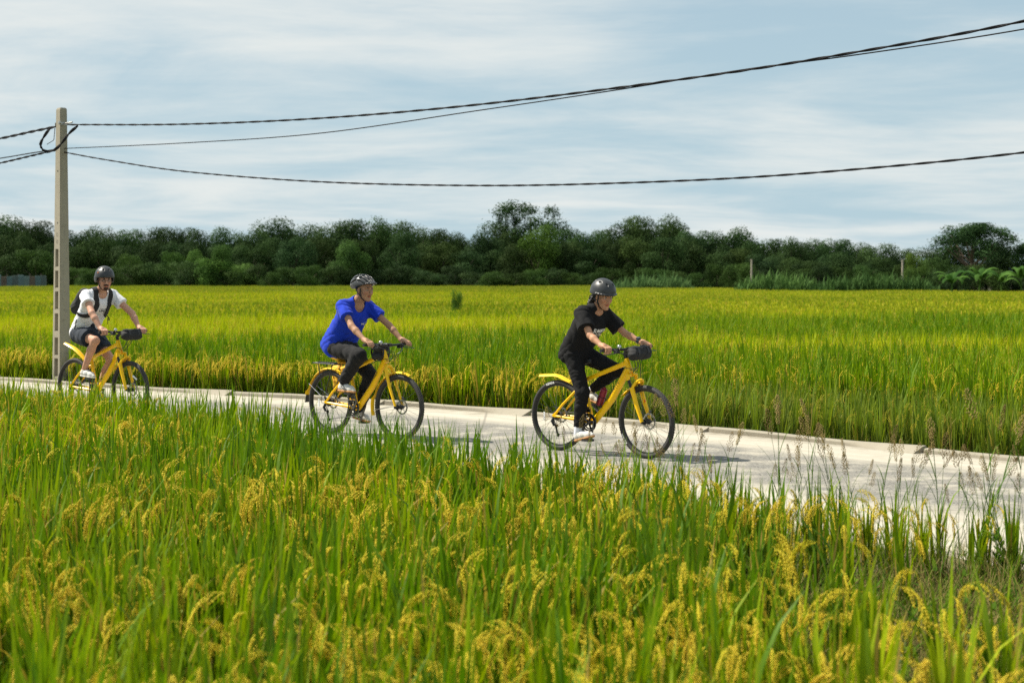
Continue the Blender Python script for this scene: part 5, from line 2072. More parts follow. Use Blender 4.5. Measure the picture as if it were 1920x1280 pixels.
# rack with its legs on the second bike, yellow pannier behind it
rk = MB()
for y in (-0.055, 0.0, 0.055):
    rk.tube([(0.20, y * 0.8, 0.765), (-0.20, y, 0.770), (-0.25, y * 0.6, 0.772)], 0.006, 8)
for x in (0.16, 0.06, -0.06, -0.16, -0.25):
    rk.tube([(x, -0.055, 0.768), (x, 0.055, 0.768)], 0.005, 6)
for s in (-1, 1):
    rk.tube([(0.10, s * 0.058, 0.765), (0.02, s * 0.075, 0.50), (0.0, s * 0.075, 0.37)], 0.005, 8)
    rk.tube([(-0.14, s * 0.058, 0.765), (-0.05, s * 0.075, 0.50), (0.0, s * 0.075, 0.37)], 0.005, 8)
rk.box((-0.02, 0, 0.778), (0.36, 0.03, 0.012))
rk.build('rear_rack', M_PLAST, b2)
M_YFAB = simple('yellow fabric', (0.80, 0.44, 0.012), 0.7, var=0.2, scale=14, bump=0.4)
W2 = world_of(*B2)


def soft(name, lo, hi, prims, mat, world, label, cat, res=0.008, wr=0.006):
    s = SDF(lo, hi, res)
    for a, b, r0, r1 in prims:
        s.cone(a, b, r0, r1, 0.03)
    s.disp(lambda X, Y, Z: wr * np.sin(X * 38 + 2.5 * np.sin(Z * 22)) * np.cos(Z * 30 + Y * 18))
    V, F = s.mesh()
    o = ob(name, mesh_np(name, V, F), mat, None, label=label, category=cat)
    o.matrix_world = world
    return o


soft('saddle_cover', (-0.05, -0.2, 0.7), (0.4, 0.2, 0.95), [((0.10, -0.045, 0.845), (0.10, 0.045, 0.845), 0.030, 0.030), ((0.16, -0.05, 0.838), (0.16, 0.05, 0.838), 0.032, 0.032), ((0.19, -0.05, 0.79), (0.19, 0.05, 0.79), 0.020, 0.020)], M_YFAB, W2, 'crumpled yellow fabric bundle under the saddle of the middle bicycle', 'fabric')
soft('pannier', (-0.3, 0.02, 0.35), (0.35, 0.32, 0.85), [((-0.07, 0.135, 0.70), (-0.04, 0.135, 0.50), 0.045, 0.045), ((0.09, 0.135, 0.70), (0.07, 0.135, 0.50), 0.045, 0.045), ((0.0, 0.13, 0.70), (0.0, 0.13, 0.48), 0.05, 0.05)], M_YFAB, W2, 'yellow pannier on the far side of the middle bicycle\'s rear wheel', 'pannier')
print('bikes', round(time.time() - T0, 1))

# ------------------------------------------------------------------ riders
def skin_mat(name, base):
    t = NT(name)
    tint = t.attr('tint')
    p = t.coord('Object')
    c = t.mix(1.0, base, tint, 'MULTIPLY')
    c = t.mix(t.ramp(t.noise(35, 5, 0.6, p), 0.45, 0.8, 0.0, 0.25), c, tuple(x * y for x, y in zip(base, (0.95, 0.72, 0.62))))
    return t.done(t.principled(c, 0.60, t.bump(t.noise(160, 3, 0.6, p), 0.12, 0.002), Subsurface_Weight=0.12, Subsurface_Radius=(0.01, 0.004, 0.002), Specular_IOR_Level=0.22))


def cloth(name, base, rough=0.85, var=0.15, sheen=0.15):
    t = NT(name)
    p = t.coord('Object')
    nz = t.noise(9, 5, 0.6, p)
    c = t.mix(nz, tuple(x * (1 - var) for x in base), tuple(min(1, x * (1 + var)) for x in base))
    wv = t.noise(240, 2, 0.5, p)
    h = t.math('ADD', t.math('MULTIPLY', t.noise(24, 4, 0.6, p, 0.8), 1.0), t.math('MULTIPLY', wv, 0.12))
    return t.done(t.principled(c, rough, t.bump(h, 0.35, 0.012), Sheen_Weight=sheen, Specular_IOR_Level=0.25))


M_HAIR = simple('black hair', (0.014, 0.011, 0.010), 0.42, var=0.4, scale=60)
M_EYEW = simple('eye white', (0.55, 0.52, 0.48), 0.25, var=0.05)
M_IRIS = simple('dark iris', (0.015, 0.010, 0.008), 0.15, var=0.1)
M_SHOEW = cloth('white shoe', (0.62, 0.61, 0.58), 0.7)
M_GUM = simple('gum sole', (0.48, 0.24, 0.09), 0.7, var=0.2)
M_SOLEW = simple('white sole', (0.58, 0.56, 0.51), 0.7, var=0.15)
M_GREY = simple('grey trim', (0.10, 0.10, 0.105), 0.7, var=0.2)
M_SOCK = cloth('white sock', (0.66, 0.68, 0.74))
M_STRAP = simple('black strap', (0.016, 0.016, 0.017), 0.7, var=0.2)


def V3(*a):
    return np.array(a, dtype=np.float64)


def wrinkle(amp, f, seed):
    r = random.Random(seed)
    a = [r.uniform(0, 6.28) for _ in range(6)]
    k = [r.uniform(0.75, 1.3) for _ in range(6)]

    def fn(X, Y, Z):
        w1 = np.sin(f * k[0] * (X * 0.7 + Z) + 2.4 * np.sin(f * 0.45 * k[1] * (Y + 0.4 * X) + a[0]) + a[1])
        w2 = np.sin(f * 0.8 * k[2] * (Z - X * 0.8 + Y * 0.5) + 2.0 * np.sin(f * 0.5 * k[3] * (Z + Y) + a[2]) + a[3])
        w3 = np.sin(f * 2.1 * (X + Z * 0.6 - Y * 0.7) + 2.0 * np.sin(f * 0.9 * (Y - Z) + a[4]) + a[5])
        w1 = 1 - 2 * np.abs(w1) ** 0.6
        w2 = 1 - 2 * np.abs(w2) ** 0.6
        return amp * (0.55 * w1 + 0.5 * w2 + 0.2 * w3)
    return fn


def head_frame(c, yaw, pitch):
    """columns forward, left, up"""
    M = Matrix.Rotation(R(yaw), 3, 'Z') @ Matrix.Rotation(R(pitch), 3, 'Y')
    return np.array(M)


def bounds(pts, pad):
    P = np.array(pts)
    return P.min(0) - pad, P.max(0) + pad


def add_hand(s, wrist, grip, side, relaxed=False):
    """palm behind the bar, four fingers over the top and round the front, thumb underneath"""
    wrist, g = np.array(wrist, float), np.array(grip, float)
    fwd = g - wrist
    fwd /= np.linalg.norm(fwd)
    lat = V3(0.09 * side, 1, 0)
    lat = np.array([-0.09 * side, 1.0, 0.0])
    lat /= np.linalg.norm(lat)
    back = -fwd - lat * (-fwd @ lat)
    back /= np.linalg.norm(back)
    up = np.cross(back, lat)
    if up[2] < 0:
        up = -up
    kn = g + back * 0.030 + up * 0.024            # knuckle line, on top behind the grip
    pm = wrist * 0.5 + kn * 0.5
    s.cone(wrist, pm, 0.026, 0.030, 0.015)
    for o in (-0.026, -0.009, 0.009, 0.026):
        s.cone(pm + lat * o * 0.6, kn + lat * o * 1.15, 0.016, 0.0135, 0.010)
    ln = [0.92, 1.0, 0.97, 0.84]
    for i, o in enumerate((-0.0335, -0.0115, 0.0115, 0.0330)):
        o_ = o * (1 if side < 0 else -1)
        k = ln[i]
        a = kn + lat * o_
        rr = 0.0300
        if relaxed:
            p1 = a - back * 0.040 * k + up * 0.008
            p2 = p1 - back * 0.026 * k - up * 0.006
            p3 = p2 - back * 0.018 * k - up * 0.014
        else:
            p1 = g + lat * o_ + up * rr - back * 0.016 * k
            p2 = g + lat * o_ - back * rr * 1.05 - up * 0.006
            p3 = g + lat * o_ - back * rr * 0.55 - up * 0.030 * k
        s.chain([a, p1, p2, p3], [0.0108, 0.0100, 0.0092, 0.0080], 0.003)
    th0 = pm + lat * (0.026 * (-side) * -1) * -1 - up * 0.004
    inner = -side
    th0 = pm + lat * inner * 0.022 - up * 0.006
    th1 = g + lat * inner * 0.050 + back * 0.022 - up * 0.008
    th2 = g + lat * inner * 0.052 - back * 0.010 - up * 0.026
    s.chain([th0, th1, th2], [0.015, 0.0115, 0.009], 0.006)


def add_head(s, c, M, female=False):
    def p(f, l, u):
        return c + M @ V3(f, l, u)
    k = 0.93 if female else 1.0
    s.ell(p(-0.012, 0, 0.030), (0.096 * k, 0.077 * k, 0.090 * k), M, 0.0)
    s.ell(p(0.036, 0, -0.030), (0.058 * k, 0.060 * k, 0.078 * k), M, 0.03)
    for l in (-1, 1):
        s.cone(p(0.0, l * 0.050 * k, -0.052), p(0.066 * k, l * 0.014, -0.098), 0.024, 0.020, 0.025)
        s.ell(p(0.062 * k, l * 0.036, -0.022), (0.026, 0.024, 0.026), M, 0.02)
        s.ell(p(-0.004, l * 0.077 * k, -0.006), (0.020, 0.009, 0.031), M, 0.006)
        s.cone(p(0.088 * k, l * 0.010, 0.027), p(0.080 * k, l * 0.046, 0.024), 0.010, 0.009, 0.012)
    s.cone(p(0.082 * k, 0, -0.102), p(0.076 * k, 0, -0.090), 0.017, 0.016, 0.015)
    for l in (-1, 1):
        s.ell(p(0.096 * k, l * 0.031, 0.006), (0.013, 0.017, 0.010), M, 0.010, True)
    s.cone(p(0.092 * k, 0, 0.018), p(0.112 * k, 0, -0.030), 0.0075, 0.0110, 0.010)
    for l in (-1, 1):
        s.ell(p(0.100 * k, l * 0.012, -0.034), (0.010, 0.008, 0.007), M, 0.005)
    s.ell(p(0.093 * k, 0, -0.058), (0.010, 0.022, 0.0055), M, 0.004)
    s.ell(p(0.091 * k, 0, -0.070), (0.011, 0.019, 0.0065), M, 0.004)


def helmet_mesh(c, M, kind):
    def p(f, l, u):
        return c + M @ V3(f, l, u)
    lo, hi = c - 0.26, c + 0.26
    s = SDF(lo, hi, 0.0045)
    M = M * 1.0
    if kind == 'vent':
        s.ell(p(-0.028, 0, 0.040), (0.158, 0.110, 0.110), M, 0)
        s.ell(p(-0.125, 0, 0.012), (0.062, 0.078, 0.062), M, 0.03)
        s.ell(p(-0.01, 0, 0.010), (0.108, 0.086, 0.105), M, 0.004, True)
        s.cut(p(0.0, 0, 0.018), M @ V3(0.38, 0, -1), 0.006)
        s.cut(p(-0.08, 0, -0.030), M @ V3(-0.30, 0, -1), 0.006)
        for l, w in ((0, 0.014), (0.036, 0.013), (-0.036, 0.013), (0.070, 0.013), (-0.070, 0.013), (0.098, 0.011), (-0.098, 0.011)):
            zt = 0.036 + 0.112 * math.sqrt(max(0.02, 1 - (l / 0.112) ** 2)) - 0.004
            s.cone(p(0.095, l * 0.8, zt - 0.045), p(0.000, l, zt), w * 0.9, w * 1.25, 0.003, True)
            s.cone(p(-0.045, l, zt - 0.002), p(-0.135, l * 0.85, zt - 0.050), w * 1.25, w, 0.003, True)
        s.cone(p(0.105, -0.070, 0.060), p(0.172, 0.0, 0.072), 0.009, 0.007, 0.008)
        s.cone(p(0.105, 0.070, 0.060), p(0.172, 0.0, 0.072), 0.009, 0.007, 0.008)
        s.cone(p(0.105, 0.0, 0.074), p(0.165, 0.0, 0.072), 0.009, 0.006, 0.012)
        s.cone(p(0.105, -0.03, 0.072), p(0.155, -0.012, 0.072), 0.008, 0.006, 0.012)
        s.cone(p(0.105, 0.03, 0.072), p(0.155, 0.012, 0.072), 0.008, 0.006, 0.012)
    else:
        s.ell(p(-0.016, 0, 0.034), (0.144, 0.116, 0.126), M, 0)
        s.ell(p(-0.016, 0, 0.000), (0.142, 0.114, 0.085), M, 0.02)
        s.ell(p(-0.010, 0, 0.005), (0.108, 0.087, 0.108), M, 0.004, True)
        s.cut(p(0.0, 0, 0.016 if kind == 'round' else 0.006), M @ V3(0.10, 0, -1), 0.005, None)
        if kind == 'brim':
            for a0 in np.linspace(-1.25, 1.25, 12):
                s.ell(p(-0.016 + 0.143 * math.cos(a0), 0.115 * math.sin(a0), 0.022 + 0.010 * math.cos(a0)), (0.016, 0.016, 0.006), M, 0.008)
            s.cone(p(0.125, -0.040, 0.032), p(0.150, 0, 0.032), 0.006, 0.006, 0.01)
            s.cone(p(0.125, 0.040, 0.032), p(0.150, 0, 0.032), 0.006, 0.006, 0.01)
            s.ell(p(-0.105, 0, 0.008), (0.045, 0.076, 0.040), M, 0.015)
            s.ell(p(-0.010, 0, 0.0), (0.107, 0.086, 0.108), M, 0.002, True)
        else:
            for l in (-1, 1):
                s.ell(p(-0.032, l * 0.102, -0.006), (0.066, 0.016, 0.044), M, 0.012)
            s.ell(p(-0.114, 0, -0.006), (0.030, 0.080, 0.044), M, 0.012)
            s.ell(p(-0.010, 0, -0.02), (0.106, 0.088, 0.11), M, 0.002, True)
        for f, l, u in ((-0.080, -0.056, 0.132), (-0.080, 0.056, 0.132), (0.010, -0.068, 0.136), (0.010, 0.068, 0.136), (0.080, -0.034, 0.124), (0.080, 0.034, 0.124)):
            s.ell(p(f, l, u), (0.021, 0.0085, 0.018), M, 0.004, True)
    return s.mesh()


def shoe(parent, ankle, heel, toe, mats, name='shoe', socks=None):
    """heel and toe are sole points"""
    A, H, T = (np.array(q, float) for q in (ankle, heel, toe))
    d = T - H
    L = np.linalg.norm(d)
    d /= L
    lat = np.cross(V3(0, 0, 1), d)
    lat /= np.linalg.norm(lat)
    up = np.cross(d, lat)
    lo, hi = bounds([A, H, T], 0.10)
    s = SDF(lo, hi, 0.0055)

    def q(f, l, u):
        return H + d * f * L + lat * l + up * u
    s.cone(q(0.16, 0, 0.045), q(0.45, 0, 0.048), 0.036, 0.038, 0)
    s.cone(q(0.45, 0, 0.048), q(0.72, 0.004, 0.034), 0.038, 0.036, 0.02)
    s.cone(q(0.72, 0.004, 0.034), q(0.90, 0, 0.024), 0.036, 0.022, 0.02)
    s.cone(q(0.22, 0, 0.055), (A * 0.55 + q(0.26, 0, 0.075) * 0.45), 0.036, 0.036, 0.015, flat_b=True)
    s.cut(q(0, 0, 0.016), -up, 0.004)
    V, F = s.mesh()
    o = ob(name, mesh_np(name, V, F), mats[0], parent)
    s = SDF(lo, hi, 0.0055)
    s.cone(q(0.16, 0, 0.016), q(0.45, 0, 0.016), 0.039, 0.037, 0)
    s.cone(q(0.45, 0, 0.016), q(0.74, 0.004, 0.016), 0.037, 0.042, 0.02)
    s.cone(q(0.74, 0.004, 0.018), q(0.92, 0, 0.022), 0.042, 0.026, 0.02)
    s.cut(q(0, 0, 0.020), up, 0.004)
    s.cut(q(0, 0, 0.0), -up, 0.004)
    V, F = s.mesh()
    ob('sole', mesh_np('sole', V, F), mats[1], o)
    lc = MB()
    for k in range(4):
        f = 0.42 + 0.075 * k
        lc.tube([q(f, -0.024, 0.074 - k * 0.006), q(f + 0.02, 0, 0.090 - k * 0.008), q(f, 0.024, 0.074 - k * 0.006)], 0.0035, 5)
    lc.build('lace', M_GREY if len(mats) < 3 else mats[2], o)
    if len(mats) > 2:
        tr = MB()
        for sd in (-1, 1):
            tr.ribbon([q(0.30, sd * 0.036, 0.062), q(0.42, sd * 0.040, 0.040), q(0.52, sd * 0.040, 0.030)], 0.012, 0.003, tuple((lat * sd).tolist()))
            tr.ribbon([q(0.42, sd * 0.036, 0.068), q(0.52, sd * 0.040, 0.045), q(0.62, sd * 0.039, 0.030)], 0.012, 0.003, tuple((lat * sd).tolist()))
        tr.build('side_stripe', mats[2], o)
    if socks is not None:
        s = SDF(lo - 0.03, hi + 0.06, 0.006)
        kn = np.array(socks, float)
        dd = kn - A
        dd /= np.linalg.norm(dd)
        s.cone(A - dd * 0.03, A + dd * 0.055, 0.037, 0.040, 0, flat_b=True)
        V, F = s.mesh()
        ob('sock', mesh_np('sock', V, F), M_SOCK, parent)
    return o


def project_text(parent, lines, bvh, origin, ax_x, ax_y, ray, mat, name, squash=1.0, off=0.003):
    """flat print pressed onto a garment: each vertex is dropped onto the cloth along ray"""
    mb = MB()
    for txt, size, dx, dy, sy in lines:
        V, F = text_mesh(txt, size, size * 0.03, 1.05)
        pts = []
        for q in V:
            o = Vector(origin) + Vector(ax_x) * (q.x + dx) + Vector(ax_y) * (q.y * sy + dy)
            hit = bvh.ray_cast(o - Vector(ray) * 0.3, Vector(ray), 0.8)
            pts.append((hit[0] + hit[1] * off * (1 if hit[1].dot(Vector(ray)) < 0 else -1)) if hit[0] is not None else o)
        mb.add(pts, F)
    return mb.build(name, mat, parent, smooth=False)


def surface_path(bvh, pts, off=0.004):
    out, nn = [], []
    for q in spline(pts, 5):
        loc, nrm, _, _ = bvh.find_nearest(q)
        if nrm.dot(q - loc) < 0 and (q - loc).length > 0.02:
            nrm = nrm
        out.append(loc + nrm * off)
        nn.append(nrm)
    return out, nn


def make_person(Wm, label, P, look):
    root = empty('person', (0, 0, 0), 0, label=label, category='person', group='riders on yellow bicycles')
    root.matrix_world = Wm
    mats = look['mats']
    hc, M = np.array(P['head'], float), head_frame(P['head'], *P['face'])
    J = {k: np.array(v, float) for k, v in P.items() if k not in ('face',)}
    fem = look.get('female', False)
    up_s = J['neck'] - J['pelvis']
    up_s /= np.linalg.norm(up_s)
    fw_s = np.cross(V3(0, 1, 0), up_s)
    if fw_s[0] < 0:
        fw_s = -fw_s
    ar = look.get('arm', 1.0)
    # ---- body: head finer than the rest, one mesh
    sh = SDF(hc - 0.19, hc + 0.19, 0.0036)
    nb, nt = J['neck'], hc + M @ V3(-0.022, 0, -0.055)
    nr = 0.050 if fem else 0.057
    add_head(sh, hc, M, fem)
    sh.cone(nb, nt, nr * 1.10, nr, 0.02)
    Vh, Fh = sh.mesh()
    lo, hi = bounds([J[k] for k in ('pelvis', 'neck', 'elR', 'elL', 'grR', 'grL', 'knR', 'knL', 'anR', 'anL', 'toR', 'toL')], 0.16)
    s = SDF(lo, hi, 0.0062)
    s.cone(nb, nt - M @ V3(0, 0, -0.0), nr * 1.10, nr, 0.02)
    for sd in ('R', 'L'):
        sg = -1 if sd == 'R' else 1
        s.cone(J['pelvis'] + V3(0, sg * 0.06, 0), J['neck'] - up_s * 0.11 + V3(0, sg * 0.07, 0), 0.085, 0.080, 0.05)
        s.cone(J['neck'] - up_s * 0.035, J['sh' + sd] - up_s * 0.012, 0.040, 0.040, 0.03)
        s.cone(J['sh' + sd], J['el' + sd], 0.048 * ar, 0.040 * ar, 0.03)
        mid = J['el' + sd] * 0.66 + J['wr' + sd] * 0.34
        s.cone(J['el' + sd], mid, 0.039 * ar, 0.041 * ar, 0.015)
        s.cone(mid, J['wr' + sd], 0.041 * ar, 0.0255 * ar, 0.015)
        add_hand(s, J['wr' + sd], J['gr' + sd], sg, look.get('relaxed', False))
        s.cone(J['hp' + sd], J['kn' + sd], 0.080 * ar, 0.053 * ar, 0.03)
        s.ell(J['kn' + sd], (0.054 * ar, 0.050 * ar, 0.056 * ar), None, 0.02)
        sd_ = J['an' + sd] - J['kn' + sd]
        ca = J['kn' + sd] + sd_ * 0.34 - np.cross(V3(0, 1, 0), sd_ / np.linalg.norm(sd_)) * -0.012
        s.cone(J['kn' + sd], ca, 0.048 * ar, 0.052 * ar, 0.02)
        s.cone(ca, J['an' + sd], 0.052 * ar, 0.034 * ar, 0.02)
    s.ell(J['neck'] - up_s * 0.13 + fw_s * 0.01, (0.080, 0.10, 0.11), None, 0.05)
    s.ell(J['neck'] - up_s * 0.020 + fw_s * 0.012, (0.070, 0.082, 0.048), np.stack([fw_s, V3(0, 1, 0), up_s], 1), 0.02)
    Vb, Fb = s.mesh()
    V = np.concatenate([Vh, Vb])
    F = np.concatenate([Fh, Fb + len(Vh)])
    # natural skin colour changes: lips, cheeks, stubble
    T = np.ones((len(V), 3), dtype=np.float32)
    L = (V - hc) @ M                                    # head-local
    lips = ((L[:, 0] > 0.07) & (((L[:, 1]) / 0.025) ** 2 + ((L[:, 2] + 0.064) / 0.012) ** 2 < 1))
    T[lips] = (0.80, 0.50, 0.48)
    ck = (np.hypot(np.abs(L[:, 1]) - 0.042, L[:, 2] + 0.028) < 0.022) & (L[:, 0] > 0.03)
    T[ck] *= (1.0, 0.88, 0.86)
    if look.get('beard'):
        bd = (L[:, 0] > 0.055) & (np.abs(L[:, 1]) < 0.030) & (L[:, 2] < -0.078)
        ms = (L[:, 0] > 0.07) & (np.abs(L[:, 1]) < 0.033 - (L[:, 2] + 0.05) * 0.0) & (L[:, 2] < -0.043 - 0.25 * np.abs(L[:, 1])) & (L[:, 2] > -0.058 - 0.2 * np.abs(L[:, 1]))
        jl = (L[:, 2] < -0.045) & (L[:, 0] > -0.03) & (np.abs(L[:, 2]) < 0.14)
        T[jl] *= (0.92, 0.90, 0.90)
        T[bd | ms] = (0.10, 0.08, 0.07)
    ob('body', mesh_np('body', V, F, T), mats['skin'], root)

    def hp(f, l, u):
        return Vector(hc + M @ V3(f, l, u))
    # ---- face details
    for l in (-1, 1):
        k = 0.94 if fem else 1.0
        e = MB().lathe([(0.0, -0.0125), (0.008, -0.0095), (0.0118, -0.003), (0.0118, 0.003), (0.008, 0.0095), (0.0, 0.0125)], 12)
        e.V = [tuple(hp(0.0790 * k + v[0] * 0.75, l * 0.031 + v[1] * 1.1, 0.005 + v[2] * 0.50)) for v in e.V]
        ey = e.build('eye', M_EYEW, root)
        i = MB().lathe([(0.0, -0.0058), (0.0058, 0.0), (0.0, 0.0058)], 10)
        i.V = [tuple(hp(0.0862 * k + v[0] * 0.45, l * 0.031 + v[1], 0.0050 + v[2] * 0.9)) for v in i.V]
        i.build('iris', M_IRIS, ey)
        MB().tube([hp(0.093 * k, l * 0.014, 0.024), hp(0.094 * k, l * 0.030, 0.0285), hp(0.084 * k, l * 0.049, 0.0245)], [0.0040, 0.0042, 0.0022], 6).build('eyebrow', M_HAIR, root)
        MB().tube([hp(0.0895 * k, l * 0.018, 0.0095), hp(0.0905 * k, l * 0.031, 0.0125), hp(0.083 * k, l * 0.045, 0.0085)], [0.0018, 0.0022, 0.0016], 5).build('eyelid', M_HAIR, root)
    # ---- helmet
    HV, HF = helmet_mesh(hc + M @ V3(0, 0, P_HEL), M, look['helmet'])
    hel = ob('helmet', mesh_np('helmet', HV, HF), mats['helmet'], root)
    st = MB()
    for l in (-1, 1):
        for f0 in (0.035, -0.045):
            a = [hp(f0, l * 0.086, 0.020), hp(f0 * 0.5 + 0.012, l * 0.080, -0.040), hp(0.030, l * 0.060, -0.085), hp(0.045, l * 0.030, -0.117), hp(0.050, 0, -0.121)]
            if f0 < 0:
                a = a[:2] + [hp(0.024, l * 0.070, -0.065)]
            a = spline(a, 4)
            st.ribbon(a, 0.014, 0.0025, [(q - Vector(hc)) for q in a])
    st.build('chin_strap', M_STRAP, hel)
    # ---- shirt
    c = look['shirt']
    lo, hi = bounds([J['pelvis'], J['neck'], J['shR'], J['shL'], J['slR'], J['slL'], J['pelvis'] - up_s * 0.16], 0.22)
    s = SDF(lo, hi, 0.0068)
    w, dpt = c['w'], c['r']
    for sg, sd in ((-1, 'R'), (1, 'L')):
        s.cone(J['pelvis'] - up_s * c['drop'] + V3(-0.01, sg * (w - 0.015), 0), J['neck'] - up_s * 0.17 + fw_s * 0.005 + V3(0, sg * w, 0), dpt * c.get('flare', 1.02), dpt * 0.94, 0.06)
        s.cone(J['neck'] - up_s * 0.16 + V3(0, sg * w, 0), J['sh' + sd] - up_s * 0.02 + V3(0, -sg * 0.02, 0), dpt * 0.90, 0.064, 0.05)
        s.cone(J['neck'] + up_s * 0.012, J['sh' + sd] + V3(0, -sg * 0.01, 0), 0.058, 0.058, 0.04)
    s.ell(J['neck'] - up_s * 0.16 + fw_s * 0.03, (0.105, 0.145, 0.13), np.stack([fw_s, V3(0, 1, 0), up_s], 1), 0.05)
    if c.get('belly'):
        s.ell(J['pelvis'] + up_s * 0.12 + fw_s * 0.03, (0.11, 0.15, 0.16), np.stack([fw_s, V3(0, 1, 0), up_s], 1), 0.05)
    for off_, ra, rb in c.get('loose', []):
        s.cone(J['pelvis'] + up_s * off_[0] + fw_s * off_[1] + V3(0, off_[2], 0), J['pelvis'] + up_s * off_[3] + fw_s * off_[4] + V3(0, off_[5], 0), ra, rb, 0.06)
    hem = J['pelvis'] - up_s * c['hem']
    hn = -up_s + fw_s * c.get('hem_tilt', 0.0)
    s.cut(hem, hn, 0.006)
    for sd in ('R', 'L'):
        s.cone(J['sh' + sd], J['sl' + sd], 0.058 * c.get('slv', 1.0), 0.070 * c.get('slv', 1.0), 0.045, flat_b=True)
    s.disp(wrinkle(c.get('wr', 0.0065), c.get('wf', 42), look['seed']))
    nd = (nt - nb) / np.linalg.norm(nt - nb)
    s.cone(nb - nd * 0.012 + fw_s * c.get('nk', 0.012), nb + nd * 0.15 + fw_s * c.get('nk', 0.012), nr + 0.010 + c.get('nw', 0), nr + 0.03, 0.004, True)
    s.ell(nb - up_s * c.get('nd', 0.0) + fw_s * 0.07, (0.045, 0.050 + c.get('nw', 0), 0.045), np.stack([fw_s, V3(0, 1, 0), up_s], 1), 0.01, True)
    SV, SF = s.mesh()
    shirt = ob('t_shirt', mesh_np('t_shirt', SV, SF), mats['shirt'], root)
    bv = bvh_of(SV, SF)
    # ribbed collar
    # ---- trousers or shorts
    c = look['legs']
    lo, hi = bounds([J[k] for k in ('pelvis', 'hpR', 'hpL', 'knR', 'knL', 'anR', 'anL')], 0.17)
    s = SDF(lo, hi, 0.0068)
    s.ell(J['pelvis'] + V3(-0.005, 0, -0.035), (0.125, 0.155, 0.105), None, 0)
    s.cone(J['pelvis'] + V3(0.0, 0, -0.03), J['pelvis'] + up_s * 0.12, 0.11, 0.105, 0.05)
    for sd in ('R', 'L'):
        a, k_, n_ = J['hp' + sd], J['kn' + sd], J['an' + sd]
        if c.get('short'):
            e = a + (k_ - a) * c['short']
            s.cone(a, e, c['th'], c['kn'], 0.05, flat_b=True)
        else:
            s.cone(a, k_, c['th'], c['kn'], 0.05)
            m_ = k_ * 0.6 + n_ * 0.4
            s.cone(k_, m_, c['kn'], c['cf'], 0.03)
            e = n_ + (k_ - n_) / np.linalg.norm(k_ - n_) * c.get('gap', 0.02)
            s.cone(m_, e, c['cf'], c['an'], 0.02, flat_b=True)
    s.disp(wrinkle(c.get('wr', 0.005), c.get('wf', 46), look['seed'] + 9))
    s.cut(J['pelvis'] + V3(0, 0, -0.145), V3(0, 0, -1), 0.01, (J['pelvis'] - V3(0.12, 0.06, 0.3), J['pelvis'] + V3(0.02, 0.06, 0.0)))
    LV, LF = s.mesh()
    ob('shorts' if c.get('short') else 'trousers', mesh_np('legwear', LV, LF), mats['legs'], root)
    # ---- shoes
    for sd in ('R', 'L'):
        shoe(root, J['an' + sd], J['he' + sd], J['to' + sd], mats['shoe'], socks=J['kn' + sd] if look.get('socks') else None)
    return root, dict(J=J, M=M, hc=hc, hp=hp, bvh=bv, up=up_s, fw=fw_s, shirt=shirt, helmet=hel)


P_HEL = 0.016


def grips(g, dy):
    out = []
    for s in (-1, 1):
        v = g['M'] @ (g['bc'] + Vector((-0.026, s * dy, 0.005)))
        out.append((v.x, v.y, v.z))
    return out


def foot(ped, dx=-0.06, tilt=0.0, L=0.265):
    """sole on the pedal: returns ankle, heel, toe for a pedal centre"""
    c = np.array(ped, float) + V3(0, 0, 0.013)
    t = R(tilt)
    d = V3(math.cos(t), 0, math.sin(t))
    u = V3(-math.sin(t), 0, math.cos(t))
    heel = c - d * L * 0.66
    toe = heel + d * L
    ank = heel + d * L * 0.24 + u * 0.095
    return ank, heel, toe


# first rider: black shirt, black leggings
gR, gL = grips(g1, 0.285)
aR, hR, tR = foot(g1['ped'][-1], tilt=15, L=0.25)
aL, hL, tL = foot(g1['ped'][1], tilt=-14, L=0.25)
P1 = dict(pelvis=(0.235, 0, 1.005), neck=(0.475, 0, 1.420), head=(0.568, 0, 1.533), face=(-15, 15),
          shR=(0.430, -0.160, 1.365), shL=(0.445, 0.160, 1.365), elR=(0.600, -0.245, 1.165), elL=(0.640, 0.250, 1.170),
          slR=(0.535, -0.222, 1.225), slL=(0.580, 0.226, 1.215), wrR=(gR[0] - 0.065, gR[1] + 0.006, gR[2] + 0.040), wrL=(gL[0] - 0.066, gL[1] - 0.006, gL[2] + 0.040), grR=gR, grL=gL,
          hpR=(0.255, -0.085, 0.955), hpL=(0.265, 0.085, 0.955), knR=(0.405, -0.120, 0.600), knL=(0.640, 0.115, 0.815),
          anR=aR, anL=aL, heR=hR, heL=hL, toR=tR, toL=tL)
M_SKIN1 = skin_mat('skin warm', (0.50, 0.27, 0.165))
M_SKIN2 = skin_mat('skin tan', (0.42, 0.235, 0.145))
M_SKIN3 = skin_mat('skin ruddy', (0.56, 0.31, 0.215))
M_HELM1 = simple('matt black helmet', (0.030, 0.032, 0.034), 0.40, var=0.12, spec=0.5)
M_HELM2 = simple('grey black helmet', (0.050, 0.052, 0.055), 0.30, var=0.25, spec=0.5)
M_BLACKT = cloth('black cotton', (0.008, 0.008, 0.009), 0.9, 0.15, 0.0)
M_BLACKP = cloth('black leggings', (0.007, 0.007, 0.008), 0.85, 0.15, 0.0)
M_BLUET = cloth('royal blue cotton', (0.008, 0.040, 0.46), 0.9, 0.18, 0.05)
M_CHINO = cloth('charcoal trousers', (0.013, 0.013, 0.014), 0.9, 0.15, 0.05)
M_WHITET = cloth('white cotton', (0.74, 0.74, 0.78), 0.85, 0.04, 0.1)
M_NAVY = cloth('navy shorts', (0.018, 0.026, 0.040), 0.85, 0.2, 0.1)

